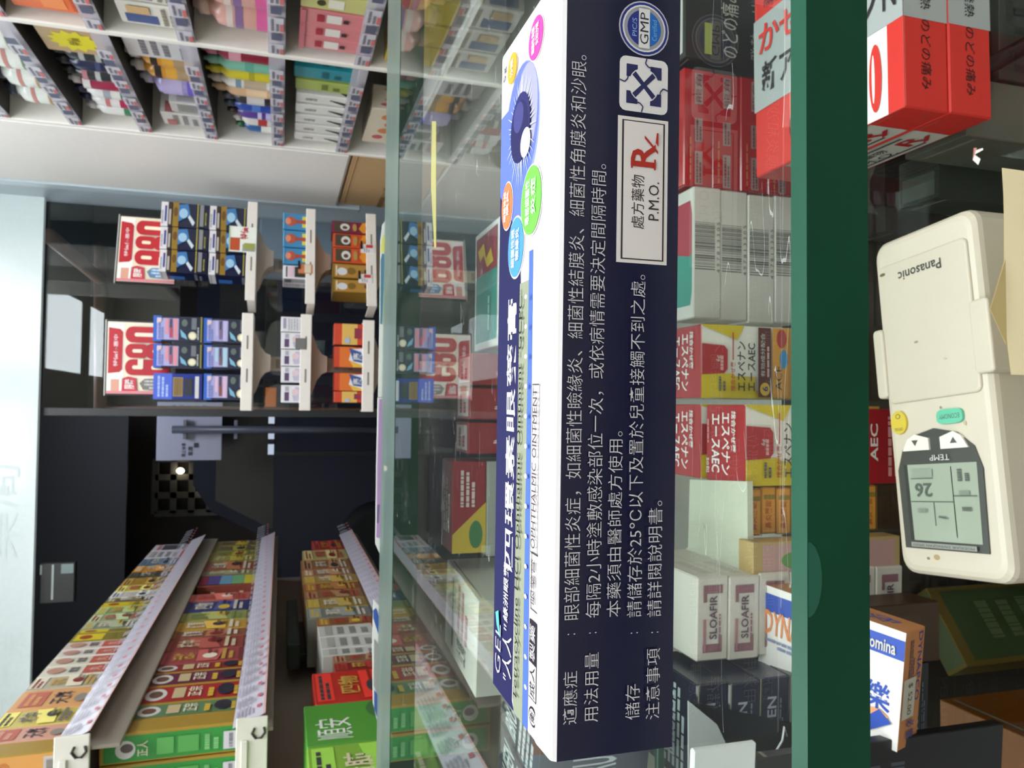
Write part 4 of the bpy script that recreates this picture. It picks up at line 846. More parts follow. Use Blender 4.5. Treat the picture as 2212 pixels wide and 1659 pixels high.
    row(LR[1], 611, [(536, 574), (494, 534), (453, 492)], LR[1][1] + .0043, 'lozenge_carton', ['light blue carton with a red figure, %s of three on the middle right tray' % p for p in e3], ol, d, grp='light blue cartons on the middle right tray', depth=.07)
    d = {'F': [('r', .03, .03, .97, .97, mat('#d9d6da')), ('r', .1, .86, .9, .9, bk), ('r', .1, .66, .9, .82, mat('#d9b9c9')), ('r', .1, .2, .9, .62, mat('#33302c')), ('r', .3, .25, .8, .5, mat('#5a4a2e')), ('r', .05, .0, .95, .18, mat('#c46a3c'))], 'L': [('b', .1, .05, .45, .95, mat('#9a9aa0'), True), ('r', .55, .1, .95, .95, mat('#9a979c')), ('r', .6, .72, .9, .92, mat('#55555c'))]}
    row(LR[1], 611, [(577, 608)], LR[1][1] + .0043, 'lozenge_carton', ['white and black carton at the left end of the middle right tray'], wt, d, depth=.075)
    # right rack, lower tray
    mk = lambda c: {'F': [('r', .08, .58, .92, .95, mat('#4a4030')), ('e', .5, .7, .3, .11, mat('#d9d4cc')), ('e', .45, .7, .14, .06, mat('#5a4038')), ('r', .15, .42, .85, .55, mat(c)), ('e', .5, .47, .32, .05, mat('#a88a4c')), ('p', [(.05, .28), (.4, .38), (.95, .28), (.95, .0), (.05, .0)], mat('#d98a2a')), ('e', .5, .15, .3, .07, mat('#33241c')), ('l', .1, .02, .9, .1, mat('#e0b340'), 1)], 'T': [('r', .1, .1, .9, .9, mat(c))], 'L': [('r', .05, .1, .95, .9, mat(c))]}
    row(LR[2], [722, 722, 720], [(527, 563), (492, 526), (462, 491)], LR[2][1] + .0043, 'herbal_carton', ['orange-red carton with a round portrait, left of a pair, lower right tray', 'orange-red carton with a round portrait, right of a pair, lower right tray', 'purple-red carton with a round portrait right end of the lower right tray'],
        [mat('#c8502a', .35), mat('#c8502a', .35), mat('#7a2440', .35)], [mk('#d0602c'), mk('#d0602c'), mk('#8a2c48')], grp='portrait cartons on the lower right tray', depth=.07)
    d = {'F': [('r', .06, .04, .94, .96, mat('#b98a42', .35, .2)), ('e', .45, .78, .26, .12, mat('#cfd0d0')), ('e', .5, .56, .25, .1, mat('#7d5f22')), ('e', .5, .15, .22, .11, mat('#2f2a2c')), ('r', .15, .9, .85, .93, mat('#d9d2bc'))], 'T': [('r', .06, .06, .94, .94, mat('#a88a3a'))], 'L': [('r', .05, .05, .95, .95, mat('#8f6d2a'))]}
    row(LR[2], 720, [(602, 634), (565, 600)], LR[2][1] + .0043, 'herbal_carton', ['gold carton at the left end of the lower right tray', 'gold carton beside the orange-red ones on the lower right tray'], mat('#8f6f26', .3, .3), d, grp='gold cartons on the lower right tray', depth=.085)
    for x, y, lab in ((778, 530, 'white price tag with a dark clip on the lower right tray'), (772, 600, 'white price tag hanging at the left of the lower right tray'), (642, 578, 'orange price tag clipped on the middle right tray')):
        b = MB(); A = onY(x + 33, y + 22, 2.3985); U = V3((.03, 0, 0)); V = V3((0, 0, .042)); b.box(A, U, V, (0, .0015, 0), mat('#e3dfdf' if x > 700 else '#cf7a52', .5), 0); b.prints(A, U, V, [('r', .6, .08, .95, .6, mat('#c23a38')), ('l', .1, .3, .55, .8, mat('#a9a4ac'), 3)] if x > 700 else [('r', .05, .1, .95, .55, mat('#d8ccb0'))], .0003)
        b.bx(A.x + .012, 2.3975, A.z + .036, A.x + .04, 2.396, A.z + .043, bk, .0004)
        tag(b.build('price_tag', loc=A), lab, 'price tag')
    # left rack, middle tray
    pu = mat('#5a4468')
    d = {'F': [('r', .1, .72, .6, .88, pu), ('r', .65, .74, .92, .86, mat('#a9a6b2')), ('p', [(.1, .3), (.9, .2), (.9, .5), (.4, .6), (.1, .55)], mat('#b9b4c6')), ('e', .6, .5, .2, .12, mat('#d9c0c4')), ('p', [(.0, .0), (.5, .0), (.0, .2)], mat('#6a9ad0')), ('p', [(.3, .1), (.9, .15), (.9, .28), (.5, .22)], mat('#6d7d7a'))], 'L': [('l', .1, .1, .9, .9, mat('#a9a9b2'), 4)]}
    d0 = {'F': [('r', .2, .82, .9, .92, mat('#9a93a9')), ('l', .1, .1, .9, .78, mat('#b0aeb4'), 7)]}
    row(LL[1], 607, [(831, 870), (791, 826), (754, 790), (717, 753), (683, 716)], LL[1][1] + .0043, 'cream_carton', ['white carton with purple print, %s on the middle left tray' % p for p in ('leftmost', 'second from the left', 'third from the left', 'fourth from the left')] + ['white carton turned to its fine print at the right end of the middle left tray'], wt, [d, d, d, d, d0], grp='white cartons on the middle left tray', depth=.07)
    # left rack, lower tray
    org = mat('#c8452c', .3, coat=.3)
    d = {'F': [('r', .0, .45, 1, .86, mat('#d9702c')), ('p', [(.0, .2), (.5, .3), (.4, .62), (.0, .5)], mat('#e0b34a')), ('r', .0, .0, 1, .2, mat('#cfc6cc')), ('p', [(.1, .22), (.35, .62), (.9, .55), (.95, .2), (.5, .12)], mat('#dedde2')), ('p', [(.2, .2), (.75, .3), (.95, .62), (.3, .5)], mat('#3d5590')), ('t', '康', .35, .28, .7, .52, wt, 0, .04), ('r', .1, .06, .6, .12, mat('#b04a5a'))], 'T': [('r', 0, 0, 1, 1, org)]}
    d2 = {'F': [('r', .0, .4, 1, .8, mat('#d9b05a')), ('r', .3, .3, .8, .48, mat('#8d2f45')), ('r', .0, .0, 1, .25, mat('#c9c0c4')), ('e', .2, .66, .15, .07, mat('#aab4cc')), ('l', .2, .05, .9, .2, mat('#9a8f96'), 2)]}
    row(LL[2], 722, [(802, 842), (744, 790), (693, 740)], LL[2][1] + .0043, 'ointment_box', ['orange carton with a white and blue emblem, left on the lower left tray', 'orange carton with a white and blue emblem, middle of the lower left tray', 'orange carton showing its yellow side at the right of the lower left tray'], org, [d, d, d2], grp='orange cartons on the lower left tray', depth=.06)
    row(LL[2], 722, [(843, 868)], LL[2][1] + .0043, 'ointment_box', ['orange carton edge-on at the left end of the lower left tray'], org, d2, grp='orange cartons on the lower left tray', depth=.06)
    b = MB(); A = onY(660, 755, 2.3985); b.box(A, (.034, 0, 0), (0, 0, .03), (0, .0015, 0), mat('#6f6f6c', .5), 0); tag(b.build('price_tag', loc=A), 'grey price tag clipped on the middle left tray', 'price tag')
tray_cartons()
# the right rack, with all it carries, is turned a little towards the wall
RQ = Matrix.Translation((.318, 2.4, 0)) @ Matrix.Rotation(math.radians(13), 4, 'Z') @ Matrix.Translation((-.30, -2.4, 0))
for o in MADE[N0:]:
    if o.location.x > .285 and 2.3 < o.location.y < 2.6 and o.parent is None and o.location.z < 1.6:
        o.location = RQ @ o.location; o.rotation_euler.z = math.radians(13)

# ------------------------------------------------------------------ left shelves of boxed medicine
PAL = {}
def spine(col, kind, rr):
    """printing for the aisle side of a shelf carton"""
    m = mat; d = []
    if kind == 'portrait':
        d = [('r', .06, .02, .94, .98, m(col)), ('e', .5, .74, .34, .09, m('#d9d6cf')), ('e', .5, .74, .2, .055, m('#6d4a3a')), ('r', .2, .5, .8, .6, m('#c9b48a')), ('t', '正宗', .22, .36, .78, .48, m('#e6dcc0'), 0, .03), ('e', .5, .16, .34, .07, m('#2c2733')), ('l', .1, .04, .9, .1, m('#d8b23a'), 1), ('l', .1, .24, .9, .32, m('#d8b23a'), 1)]
    elif kind == 'stamp':
        d = [('r', .1, .12, .9, .42, m('#b8584a')), ('t', '丸', .3, .18, .7, .36, m('#e0b4a4'), 0, .02), ('t', '茸茸', .25, .48, .75, .62, m('#4a4a52'), 0, .02), ('e', .5, .8, .3, .12, m('#b98a78'))]
    elif kind == 'yellow':
        d = [('r', .1, .5, .9, .95, m('#d8c22a')), ('e', .5, .78, .25, .1, m('#a04a20')), ('l', .2, .1, .8, .45, m('#8a7a30'), 2), ('r', 0, 0, 1, .06, m('#2a241c'))]
    elif kind == 'letters':
        d = [('t', '天麻', .2, .3, .8, .56, m('#4a4048'), 0, .03), ('r', .15, .62, .85, .9, m('#c46a58')), ('l', .2, .66, .8, .86, m(col), 2), ('e', .4, .18, .2, .08, m('#8d857a'))]
    elif kind == 'rainbow':
        d = [('r', .08, .05, .92, .25, m('#d0c23a')), ('r', .08, .25, .92, .45, m('#7ab07a')), ('r', .08, .45, .92, .65, m('#6fa0b8')), ('r', .08, .65, .92, .85, m('#5a4a8a')), ('r', .08, .85, .92, .97, m('#8a2a3a'))]
    elif kind == 'brush':
        d = [('t', '順安', .1, .62, .6, .92, m('#e6e8e0'), 0, .0), ('e', .75, .25, .3, .22, m('#3f6f3a')), ('p', [(0, 0), (.9, 0), (.5, .3), (.0, .45)], m('#d8c8a0'))]
    elif kind == 'window':
        d = [('r', .1, .3, .9, .75, m('#3a3840')), ('r', .1, .8, .9, .88, m('#c06a70')), ('l', .1, .06, .9, .24, m('#8a868c'), 2)]
    elif kind == 'white':
        d = [('l', .15, .2, .85, .75, m('#8a8a86'), 3), ('r', .0, .03, 1, .16, m('#b23a42')), ('r', .1, .8, .9, .9, m('#a9a9a2'))]
    else:
        c2 = rr.choice(['#d8cfa8', '#b9463a', '#c9a24a', '#7d8f5a', '#e0d8c4', '#5a5a6a']); c3 = rr.choice(['#8a2a2a', '#d9b840', '#efe6cc', '#3a3a40'])
        wd = rr.choice(['感冒', '清肺', '活絡', '保肝', '止痛', '健胃', '補中', '四物', '茯苓']); k_ = rr.random(); ba = [int(col[i:i + 2], 16) for i in (1, 3, 5)]; dk_ = '#%02x%02x%02x' % tuple(int(v * .72) for v in ba); lt = '#%02x%02x%02x' % tuple(min(255, int(v * 1.18 + 14)) for v in ba)
        d = [('r', .0, .0, 1, rr.uniform(.05, .12), m(dk_)), ('r', .05, .8, .95, .97, m(lt)), ('l', .1, .82, .9, .95, m(c3), 2), ('p', [(.05, .3), (.95, .2 + k_ * .2), (.95, .45 + k_ * .2), (.05, .5)], m(lt)), ('t', wd, .22, .52, .78, .74, m(c2), 0, .03),
             ('l', .08, .14, .92, .28, m(c2), 2), ('e', .3 + .4 * k_, .38, .2, .07, m(c3)), ('l', .55, .3, .95, .42, m(dk_), 2)]
    return d
def gondola():
    x0 = -.5; bb = mat('#cdc6bc', .5); dkb = mat('#9a9083', .6)
    t = thing('shelf_unit', (-.72, 2.2, 0), 'beige shelf unit of boxed medicines along the left of the aisle', 'shelf unit')
    b = MB(); b.bx(-.70, 1.31, .1, -.68, 3.18, 1.40, dkb); b.build('back_panel', t)
    b = MB(); b.bx(-.96, 1.02, 0, -.52, 3.18, .16, dkb); b.build('plinth', t)
    for k, (z, ya) in enumerate(((1.325, 1.302), (1.07, 1.302), (.772, 1.02))):
        b = MB(); b.bx(-.68, ya, z + .012, x0 - .022, 3.18, z + .04, bb, .002); b.bx(x0 - .022, ya, z - (.045, .012, .02)[k], x0 - .016, 3.18, z + .04, mat('#8f8578', .5), .001)
        o = b.build('shelf_board', t)
        # tilted price strip of paper under clear film
        b = MB(); p0 = V3((x0 + .002, ya + .015, z + .0)); dv = V3((-.02, 0, .05)); ln = 3.18 - ya - .02
        pap = mat('#ccc7d2', .35, coat=.6); b.poly([p0, p0 + dv, p0 + dv + V3((0, ln, 0)), p0 + V3((0, ln, 0))][::-1], pap)
        off = V3((.0006, 0, .0004)); b.poly([p0 - off, p0 + dv - off, p0 + dv + V3((0, ln, 0)) - off, p0 + V3((0, ln, 0)) - off], mat('#b9a9a0', .5))
        rr = random.Random(k); d = [('r', 0, 0, 1, .07, mat('#c9a09a'))]; q = .01
        while q < .97:
            wd = .024; d.append(('r', q + wd * .45, .14, q + wd * .75, .28, mat('#b5606c'))); d.append(('l', q + .002, .36, q + wd - .002, .94, mat('#9a97a4'), 5)); q += wd + rr.uniform(.0, .006)
        b.prints(p0, V3((0, ln, 0)), dv, d, .0006); b.build('price_strip', o)
        if ya > 1.1:
            b = MB(); br = mat('#e2ddd2', .4)
            b.bx(-.6, ya - .006, z - .004, x0 + .004, ya, z + .044, br, .003); b.bx(-.6, ya - .011, z + .026, x0 - .03, ya - .006, z + .036, br, .002)
            b.tube([(x0 - .012, ya - .008, z + .016), (x0 - .02, ya - .008, z + .02), (x0 - .028, ya - .008, z + .014), (x0 - .028, ya - .008, z + .006), (x0 - .02, ya - .008, z), (x0 - .012, ya - .008, z + .002)], .002, mat('#3c352f', .5), 6)
            b.build('end_bracket', o)
    def row(z, Ys, specs, h, sh, grp, depth=.12, xf=-.5265):
        for i, sp in enumerate(specs):
            if sp is None: continue
            desc, col, kind = sp[:3]; hh = sp[3] if len(sp) > 3 else h; xo = sp[4] if len(sp) > 4 else 0
            rr = random.Random(i * 7 + len(grp)); ya, yb = Ys[i] + .0015, Ys[i + 1] - .0015
            O = (xf + xo, ya, z); fr = spine(col, kind, rr)
            b = MB(); O = V3(O); U = V3((0, yb - ya, 0)); V = V3((0, 0, hh)); W = V3((-depth, 0, 0))
            edge = {'portrait': '#a8872f'}.get(kind, col)
            b.box(O, U, V, W, mat(edge, .38, coat=.2), .0015); b.prints(O, U, V, fr, .0004)
            # the end towards the counter and the top
            Oe = O + W; lay = [('l', .15, .1, .85, .8, mat('#d9cfb0' if kind != 'white' else '#8a8a86'), 6)]
            if kind == 'portrait': lay = [('r', .04, .02, .96, .98, mat(col))] + [('e', .7, .8, .16, .07, mat('#d9d6cf')), ('r', .2, .1, .8, .6, mat('#5fa05a'))]
            b.prints(Oe, -W, V, lay, .0004)
            tag(b.build('medicine_carton', loc=O + U * .5 + W * .5), '%s, %s, %s from near end' % (desc, sh, ORD[i]), 'carton', grp)
    def endcaps(z, col, sh, kind, dz, ye=1.36):
        for i in range(2):
            x1 = -.5245 - .05 * i; O = V3((x1 - .048, ye, z)); U = V3((.048, 0, 0)); V = V3((0, 0, dz)); W = V3((0, .05, 0)); b = MB()
            b.box(O, U, V, W, mat('#a8872f', .35), .0015)
            if kind == 'g': d = [('r', .06, .02, .9, .97, mat(col)), ('e', .45, .82, .3, .07, mat('#d9d6d2')), ('e', .5, .81, .15, .045, mat('#5a4a4a')), ('t', '正人', .2, .66, .7, .74, mat('#d9d2b8'), 0, .02), ('r', .2, .48, .75, .6, mat('#5fae58')), ('r', .2, .3, .75, .45, mat('#58a652')), ('l', .2, .14, .75, .27, mat('#7fc07a'), 2), ('r', .15, .03, .75, .12, mat('#c9c6cc')), ('b', .2, .05, .7, .08, mat('#6a6a72'))]
            else: d = [('r', .03, .02, .97, .98, mat(col)), ('e', .5, .55, .3, .07, mat('#c47832')), ('e', .5, .82, .2, .05, mat('#c06a2c')), ('r', .1, .02, .9, .16, mat('#b9b2aa')), ('b', .2, .04, .8, .13, mat('#7a746c'))]
            b.prints(O, U, V, d, .0004)
            tag(b.build('medicine_carton', loc=O + U * .5 + W * .5), ['%s end carton facing the counter, %s, next to the aisle', '%s end carton facing the counter, %s, away from the aisle'][i] % (col_names[col], sh), 'carton', 'end cartons of the left shelves')
    col_names = {'#2f8f3a': 'green and gold', '#d99a4c': 'orange and gold'}
    s1, s2, s3 = 'upper left shelf', 'middle left shelf', 'lower left shelf'
    endcaps(1.3655, '#d99a4c', s1, 'o', .135, 1.318); endcaps(1.1105, '#2f8f3a', s2, 'g', .21)
    Y1 = [1.372, 1.436, 1.508, 1.611, 1.681, 1.744, 1.802, 1.854, 1.91, 1.975, 2.006, 2.072, 2.142, 2.217, 2.266, 2.316, 2.387, 2.463, 2.565, 2.654, 2.749, 2.878, 3.02, 3.147]
    row(1.3655, Y1, [('pink and cream carton', '#d9a08a', 'letters'), ('yellow carton with a red line', '#d0bd62', 'plain'), ('orange carton with black characters', '#dda267', 'letters'), ('grey and yellow carton', '#b9b09a', 'plain'), ('white carton with a red stamp', '#dcd6c4', 'stamp'), ('cream carton with a red stamp', '#d8d0bc', 'stamp'), ('white carton with brown print', '#d9d3c8', 'stamp'), ('pale pink carton', '#d6c6bd', 'stamp'),
        ('yellow carton with a black edge', '#8a7d3a', 'yellow'), ('narrow yellow carton with a black edge', '#8a7d3a', 'yellow'), ('grey-green carton with red dots', '#8f9478', 'plain'), ('light green carton with red dots', '#a5ad84', 'plain'), ('green carton with a white corner', '#94a46c', 'plain'), ('bright yellow carton', '#c9b530', 'yellow'), ('dark brown carton', '#6f6348', 'plain'), ('white carton', '#d3cfcb', 'plain'), ('yellow and white carton', '#d9cb6a', 'plain'), ('gold carton', '#b28a3c', 'plain'), ('dark olive carton', '#4f4a35', 'plain'), ('orange carton', '#d08a36', 'plain'), ('blue and brown carton', '#5f7388', 'plain'), ('white and pink carton', '#d9cdd2', 'white'), ('white carton with a black window', '#d3c9cc', 'window')], .13, s1, 'cartons on the upper left shelf')
    Y2 = [1.414, 1.481, 1.571, 1.645, 1.697, 1.784, 1.875, 1.937, 2.017, 2.104, 2.216, 2.303, 2.398, 2.545, 2.614, 2.763, 2.86, 2.95, 3.06, 3.17]
    row(1.1105, Y2, [('green carton with a round portrait', '#5f7f55', 'portrait'), ('red carton with a round portrait', '#a82a28', 'portrait'), ('maroon carton with a round portrait', '#6d2440', 'portrait'), ('dark red carton with a white portrait', '#8f2f2c', 'portrait'), ('rose carton with gold print', '#a04a48', 'plain'), ('red and gold carton', '#94463c', 'plain'), ('brown-red carton', '#8f5a40', 'plain'), ('gold carton with an orange base', '#c49a40', 'plain'), ('light carton with a green base', '#9a9a58', 'plain'), ('navy carton', '#3f4678', 'plain'), ('salmon carton', '#c4685c', 'plain'), None, ('carton with a rainbow panel', '#8a4438', 'rainbow', .17), ('grey-green flat carton', '#8a8a66', 'plain'), ('rust carton', '#a0603c', 'plain'), ('yellow-green carton', '#a09a40', 'plain'), ('mustard carton', '#a8943c', 'plain'), ('olive yellow carton', '#948a3a', 'plain'), ('dull gold carton', '#9a8438', 'plain')], .205, s2, 'cartons on the middle left shelf')
    Y3 = [1.06, 1.235, 1.405, 1.57, 1.62, 1.67, 1.72, 1.81, 1.90, 1.97, 2.07, 2.17, 2.26, 2.36, 2.46, 2.56, 2.72, 2.9, 3.1]
    row(.8125, Y3, [('lime green carton', '#7fb03a', 'plain', .195), ('green carton with white brush characters', '#4f9a34', 'brush', .195), ('large bright red carton', '#c0281c', 'plain', .175), ('dark red carton', '#8a2420', 'plain', .13), ('brown carton', '#8a6a50', 'plain', .13), ('white carton with a dark label', '#c9c8c2', 'white', .15), ('white carton with a red end', '#cfcfc8', 'white', .15), ('white carton with fine print and a red end', '#d0cfc8', 'white', .15), ('brown and gold carton', '#8a6038', 'plain', .15), ('grey-blue carton', '#7d8078', 'plain', .17), ('gold-brown carton', '#a08848', 'plain', .17), ('brown carton with a gold band', '#8f6a48', 'plain', .17), ('rust carton with a yellow band', '#9a5f3a', 'plain', .17), ('yellow and brown carton', '#b09048', 'plain', .17), ('pale rust carton', '#a87a58', 'plain', .17), ('brown carton with a white window', '#a0704c', 'plain', .17), ('cream yellow carton', '#c9b478', 'plain', .16), ('red and gold carton', '#b03a30', 'plain', .12)], .16, s3, 'cartons on the lower left shelf')
    b = MB(); b.box((-.64, 1.95, 1.0), (.06, 0, 0), (0, 0, .03), (0, .45, 0), '#2f3a33', .002); b.prints((-.58, 1.95, 1.0), (0, .45, 0), (0, 0, .03), [('l', .1, .2, .9, .8, mat('#46544c'), 2)], .0005)
    b.bx(-.635, 2.0, .9835, -.62, 2.3, 1.0, '#2a332d'); tag(b.build('dark_case', loc=(-.59, 2.1, .95)), 'long dark green case on the cartons of the lower left shelf', 'case')
gondola()

# ------------------------------------------------------------------ right shelves of bottles
def bottle_shelves():
    x = .7; wh = mat('#e6e2da', .4); dkp = mat('#2b2d29', .6)
    t = thing('shelf_unit', (.9, 1.8, 0), 'white shelf unit of bottles along the right of the aisle', 'shelf unit')
    for y in (.98, 1.575, 2.135):
        b = MB(); b.bx(x, y, .60, 1.06, y + .018, 2.5, wh, .003); b.build('upright_panel', t)
    b = MB(); b.bx(x, 2.153, .88, 1.06, 2.72, 2.5, mat('#eae6e0', .5), .008); b.build('end_panel', t)
    b = MB(); b.bx(x - .004, 2.722, .80, .8, 2.78, 2.5, mat('#bccad1', .3), .004); b.build('metal_edge', t)
    b = MB(); b.bx(1.04, .98, .60, 1.06, 2.153, 2.5, dkp); b.build('back_panel', t)
    b = MB(); b.bx(x, .98, .0, 1.06, 2.78, .60, mat('#b9b4aa', .5)); b.build('base', t)
    LV = (.745, .91, 1.077, 1.243, 1.40, 1.56, 1.72)
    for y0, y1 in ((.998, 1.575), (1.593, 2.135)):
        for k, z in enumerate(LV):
            b = MB(); b.bx(x + .006, y0, z - .012, 1.04, y1, z, {'B': mat('#3a3833', .6), 'T': mat('#c9c5bc', .5), '*': wh}, .001); o = b.build('shelf_board', t)  # undersides coloured near-black to stand for the shade below each board
            if k == 0: continue
            b = MB(); p0 = V3((x + .001, y1, z - .016)); U = V3((0, y0 - y1, 0)); V = V3((0, 0, .032))
            b.box(p0, U, V, (.0015, 0, 0), film('#c6c3ce', .5), 0)
            rr = random.Random(k + int(y0 * 10)); d = []; q = .0
            while q < .93:
                wd = rr.uniform(.06, .1); d += [('r', q, .1, q + wd, .95, mat('#c4c1ca')), ('l', q + .01, .3, q + wd - .01, .85, mat('#77757f'), 2), ('r', q + wd * .1, .1, q + wd * .6, .3, mat('#c86a66'))]
                q += wd + rr.uniform(.01, .07)
                if q < .9: d.append(('r', q - .01, .2, q + .04, .8, mat('#565a72')));
                q += .05
            b.prints(p0, U, V, d, .0006); b.build('price_strip', o)
    def bottle(y, z, h, r, col, cap, lab, grp, stripes=(), capw=.5, sq=1.0, kind='bottle', low=False):
        X = x + .022 + r * .8; O = V3((X, y, z + .0006))
        tt = thing('shampoo_bottle' if kind == 'bottle' else kind, O, lab, 'bottle', grp)
        b = MB(); hb = h * (.80 if not low else .9); m = mat(col, .3, coat=.3)
        b.lathe(O, [(r * .9, 0), (r, .004), (r, hb * .75), (r * .92, hb * .88), (r * capw, hb * .97), (r * capw, hb)], m, 20, sx=.8, sy=sq)
        b.build('bottle_body', tt)
        b = MB(); b.lathe(O + V3((0, 0, hb)), [(r * capw * 1.1, 0), (r * capw * 1.1, (h - hb) * .6), (r * capw * .6, (h - hb) * .75), (r * capw * .5, h - hb)], mat(cap, .3), 16, sx=.8, sy=sq); b.build('cap', tt)
        n = 20; a0, a1 = math.radians(140), math.radians(300); rl = r * 1.015
        for s_ in stripes:
            z0, z1, c = s_; vs = []; fs = []; b = MB()
            for i in range(n + 1):
                q = a0 + (a1 - a0) * i / n
                for zz_ in (z0, z1): vs.append(O + V3((rl * .8 * math.cos(q), rl * sq * math.sin(q), zz_ * hb)))
            fs = [(2 * i, 2 * i + 2, 2 * i + 3, 2 * i + 1) for i in range(n)]; b.mesh(vs, fs, mat(c, .4), True)
            b.build('label', tt)
    def boxy(y, z, h, wd, col, lab, grp, d, dp=.06, name='boxed_bottle', end=None):
        O = V3((x + .016, y + wd / 2, z + .0006)); b = MB(); U, V, W = V3((0, -wd, 0)), V3((0, 0, h)), V3((dp, 0, 0))
        b.box(O, U, V, W, mat(col, .35, coat=.2), .002); b.prints(O, U, V, d, .0006)
        b.prints(O + U, W, V, end if end is not None else d, .0006)
        tag(b.build(name, loc=O + U * .5 + W * .5), lab, 'box', grp)
    # lowest row of the far bay
    g = 'tubes on the shelf above the brown box'; s_ = 'on the lower right shelf'
    for i in range(5):
        o_ = ['nearest the shop front', 'second from the shop front', 'middle of the five', 'fourth from the shop front', 'next to the green tube'][i]
        y = 2.085 - i * .066
        boxy(y, .91, .125, .05, '#e6e5e0', 'white tube with a green slash, lower right shelf, %s' % o_, g, [('p', [(.1, .1), (.4, .06), (.62, .38), (.55, .4)], mat('#1f3a2a')), ('t', '洗髮', .3, .62, .62, .84, mat('#55524f'))], dp=.04, name='shampoo_tube', end=[('p', [(.1, .1), (.4, .06), (.62, .38), (.55, .4)], mat('#1f3a2a')), ('t', '洗髮', .3, .62, .62, .84, mat('#55524f'))])
        b = MB();
    boxy(1.745, .91, .128, .05, '#a3b45c', 'pale green tube %s, beside the white ones' % s_, g, [('l', .2, .2, .8, .6, mat('#6d7d38'), 2)], dp=.04, name='shampoo_tube')
    boxy(1.68, .91, .132, .05, '#1f8a98', 'teal tube %s, nearest the upright' % s_, g, [('l', .2, .2, .8, .6, mat('#15606c'), 2)], dp=.04, name='shampoo_tube')
    # eye-level row
    g = 'bottles on the eye-level right shelf'; s_ = 'on the eye-level right shelf'
    rows = [('blue and green bottle', '#2d5f9c', '#2f6d4a', [(.1, .5, '#e0e0dc')]), ('white bottle with a red band', '#dcd8d4', '#c9c4c0', [(.3, .55, '#b23a38')]), ('purple striped bottle', '#5a3f98', '#332f38', [(.15, .3, '#b9b2d8'), (.4, .5, '#cfc8e2')]), ('royal blue bottle', '#2448a8', '#3a4a5a', [(.4, .6, '#4f78c8')]), ('black and white bottle', '#2b2a2e', '#55545a', [(.3, .7, '#c9c9c9')]), ('peach bottle', '#dcb48c', '#d9b58f', [(.2, .6, '#e6c8a4')]), ('white bottle with small pictures', '#e2dfd8', '#cfc9c0', [(.2, .6, '#b9a890'), (.65, .75, '#7d9ab0')]), ('bright yellow bottle', '#d9c92f', '#d6c73a', [(.4, .5, '#b0a228')]), ('mint green bottle', '#7fc2aa', '#8fc9b4', [(.4, .55, '#5fa890')]), ('pink and dark red bottle', '#8f2038', '#d98a98', [(.6, .8, '#d89aa4')]), ('navy blue bottle', '#262c62', '#3a3f6a', [(.4, .6, '#8a90b8')])]
    for i, (n_, c, cp, st) in enumerate(rows):
        bottle(2.10 - i * .047, 1.077, [.105, .11, .12, .125, .125, .145, .15, .15, .15, .15, .15][i], .022, c, cp, '%s %s, %s from the shop front' % (n_, s_, ORD[i]), g, st, sq=.95)
    # third row
    g = 'bottles on the fourth right shelf'; s_ = 'on the right shelf above eye level'
    boxy(2.06, 1.243, .11, .08, '#cfcdc8', 'grey-white boxed bottle %s, nearest the shop front' % s_, g, [('l', .1, .2, .9, .8, mat('#8f8c8a'), 3), ('r', .05, .7, .5, .9, mat('#b06a68'))])
    boxy(1.975, 1.243, .08, .06, '#c2c0bc', 'low grey box %s, under the lilac bottle' % s_, g, [('b', .1, .2, .9, .8, mat('#8a8a86'))])
    bottle(1.90, 1.243, .135, .042, '#a99fd4', '#c9c6d6', 'lilac bottle %s' % s_, g, [(.1, .3, '#6a58c0'), (.4, .8, '#b9aed8')], .4)
    for i in range(2): bottle(1.815 - i * .066, 1.243, .14, .03, '#cf8f2a', '#e2dfda', ['amber bottle with a white cap next to the lilac bottle, right shelves', 'amber bottle with a white cap next to the silver box, right shelves'][i], g, [(.05, .6, '#d9a23a'), (.68, .8, '#2a241e'), (.2, .4, '#d8cdb4')], .5)
    boxy(1.655, 1.243, .125, .1, '#c6c6c6', 'silver and white boxed bottle %s, nearest the upright' % s_, g, [('l', .15, .3, .85, .8, mat('#77757a'), 3), ('l', .1, .05, .9, .2, mat('#4f4d52'), 1)])
    # fourth row
    g = 'bottles on the fifth right shelf'; s_ = 'two shelves above eye level'
    rows = [('white bottle with a green mark', '#dfe0dc', '#cfd0d0', [(.2, .4, '#3f7a58')]), ('white bottle with a crimson mark', '#e0dcdc', '#2a2a4a', [(.1, .4, '#a8244a'), (.6, .7, '#c87a7a')]), ('white bottle with dark green print', '#e0e0dc', '#2a2a4a', [(.1, .3, '#2f7058'), (.5, .65, '#a0a4b0')]), ('crimson bottle', '#a0284c', '#d9d6d4', [(.8, .95, '#e2dedc')]), ('dark bottle with white print', '#2a2e33', '#23262a', [(.2, .3, '#b9bcb8'), (.5, .6, '#b9bcb8'), (.75, .85, '#c0808a')]), ('navy bottle', '#1f2548', '#2a2a30', [(.4, .5, '#3f4670')]), ('dark bottle with printed rows', '#2e3236', '#23262a', [(.3, .4, '#a9aca8'), (.6, .7, '#a9aca8')])]
    for i, (n_, c, cp, st) in enumerate(rows): bottle(2.085 - i * .052, 1.40, .13, .024, c, cp, '%s %s, %s from the shop front' % (n_, s_, ORD[i]), g, st)
    boxy(1.675, 1.40, .12, .11, '#b99a70', 'tan box with a yellow starburst %s' % s_, g, [('p', [(.5 + (.42 if i % 2 else .3) * math.cos(math.pi * i / 12), .5 + (.4 if i % 2 else .3) * math.sin(math.pi * i / 12)) for i in range(24)], mat('#d8cc22')), ('t', '特價', .35, .4, .65, .6, mat('#8a7a10'), 0, .03)], dp=.1)
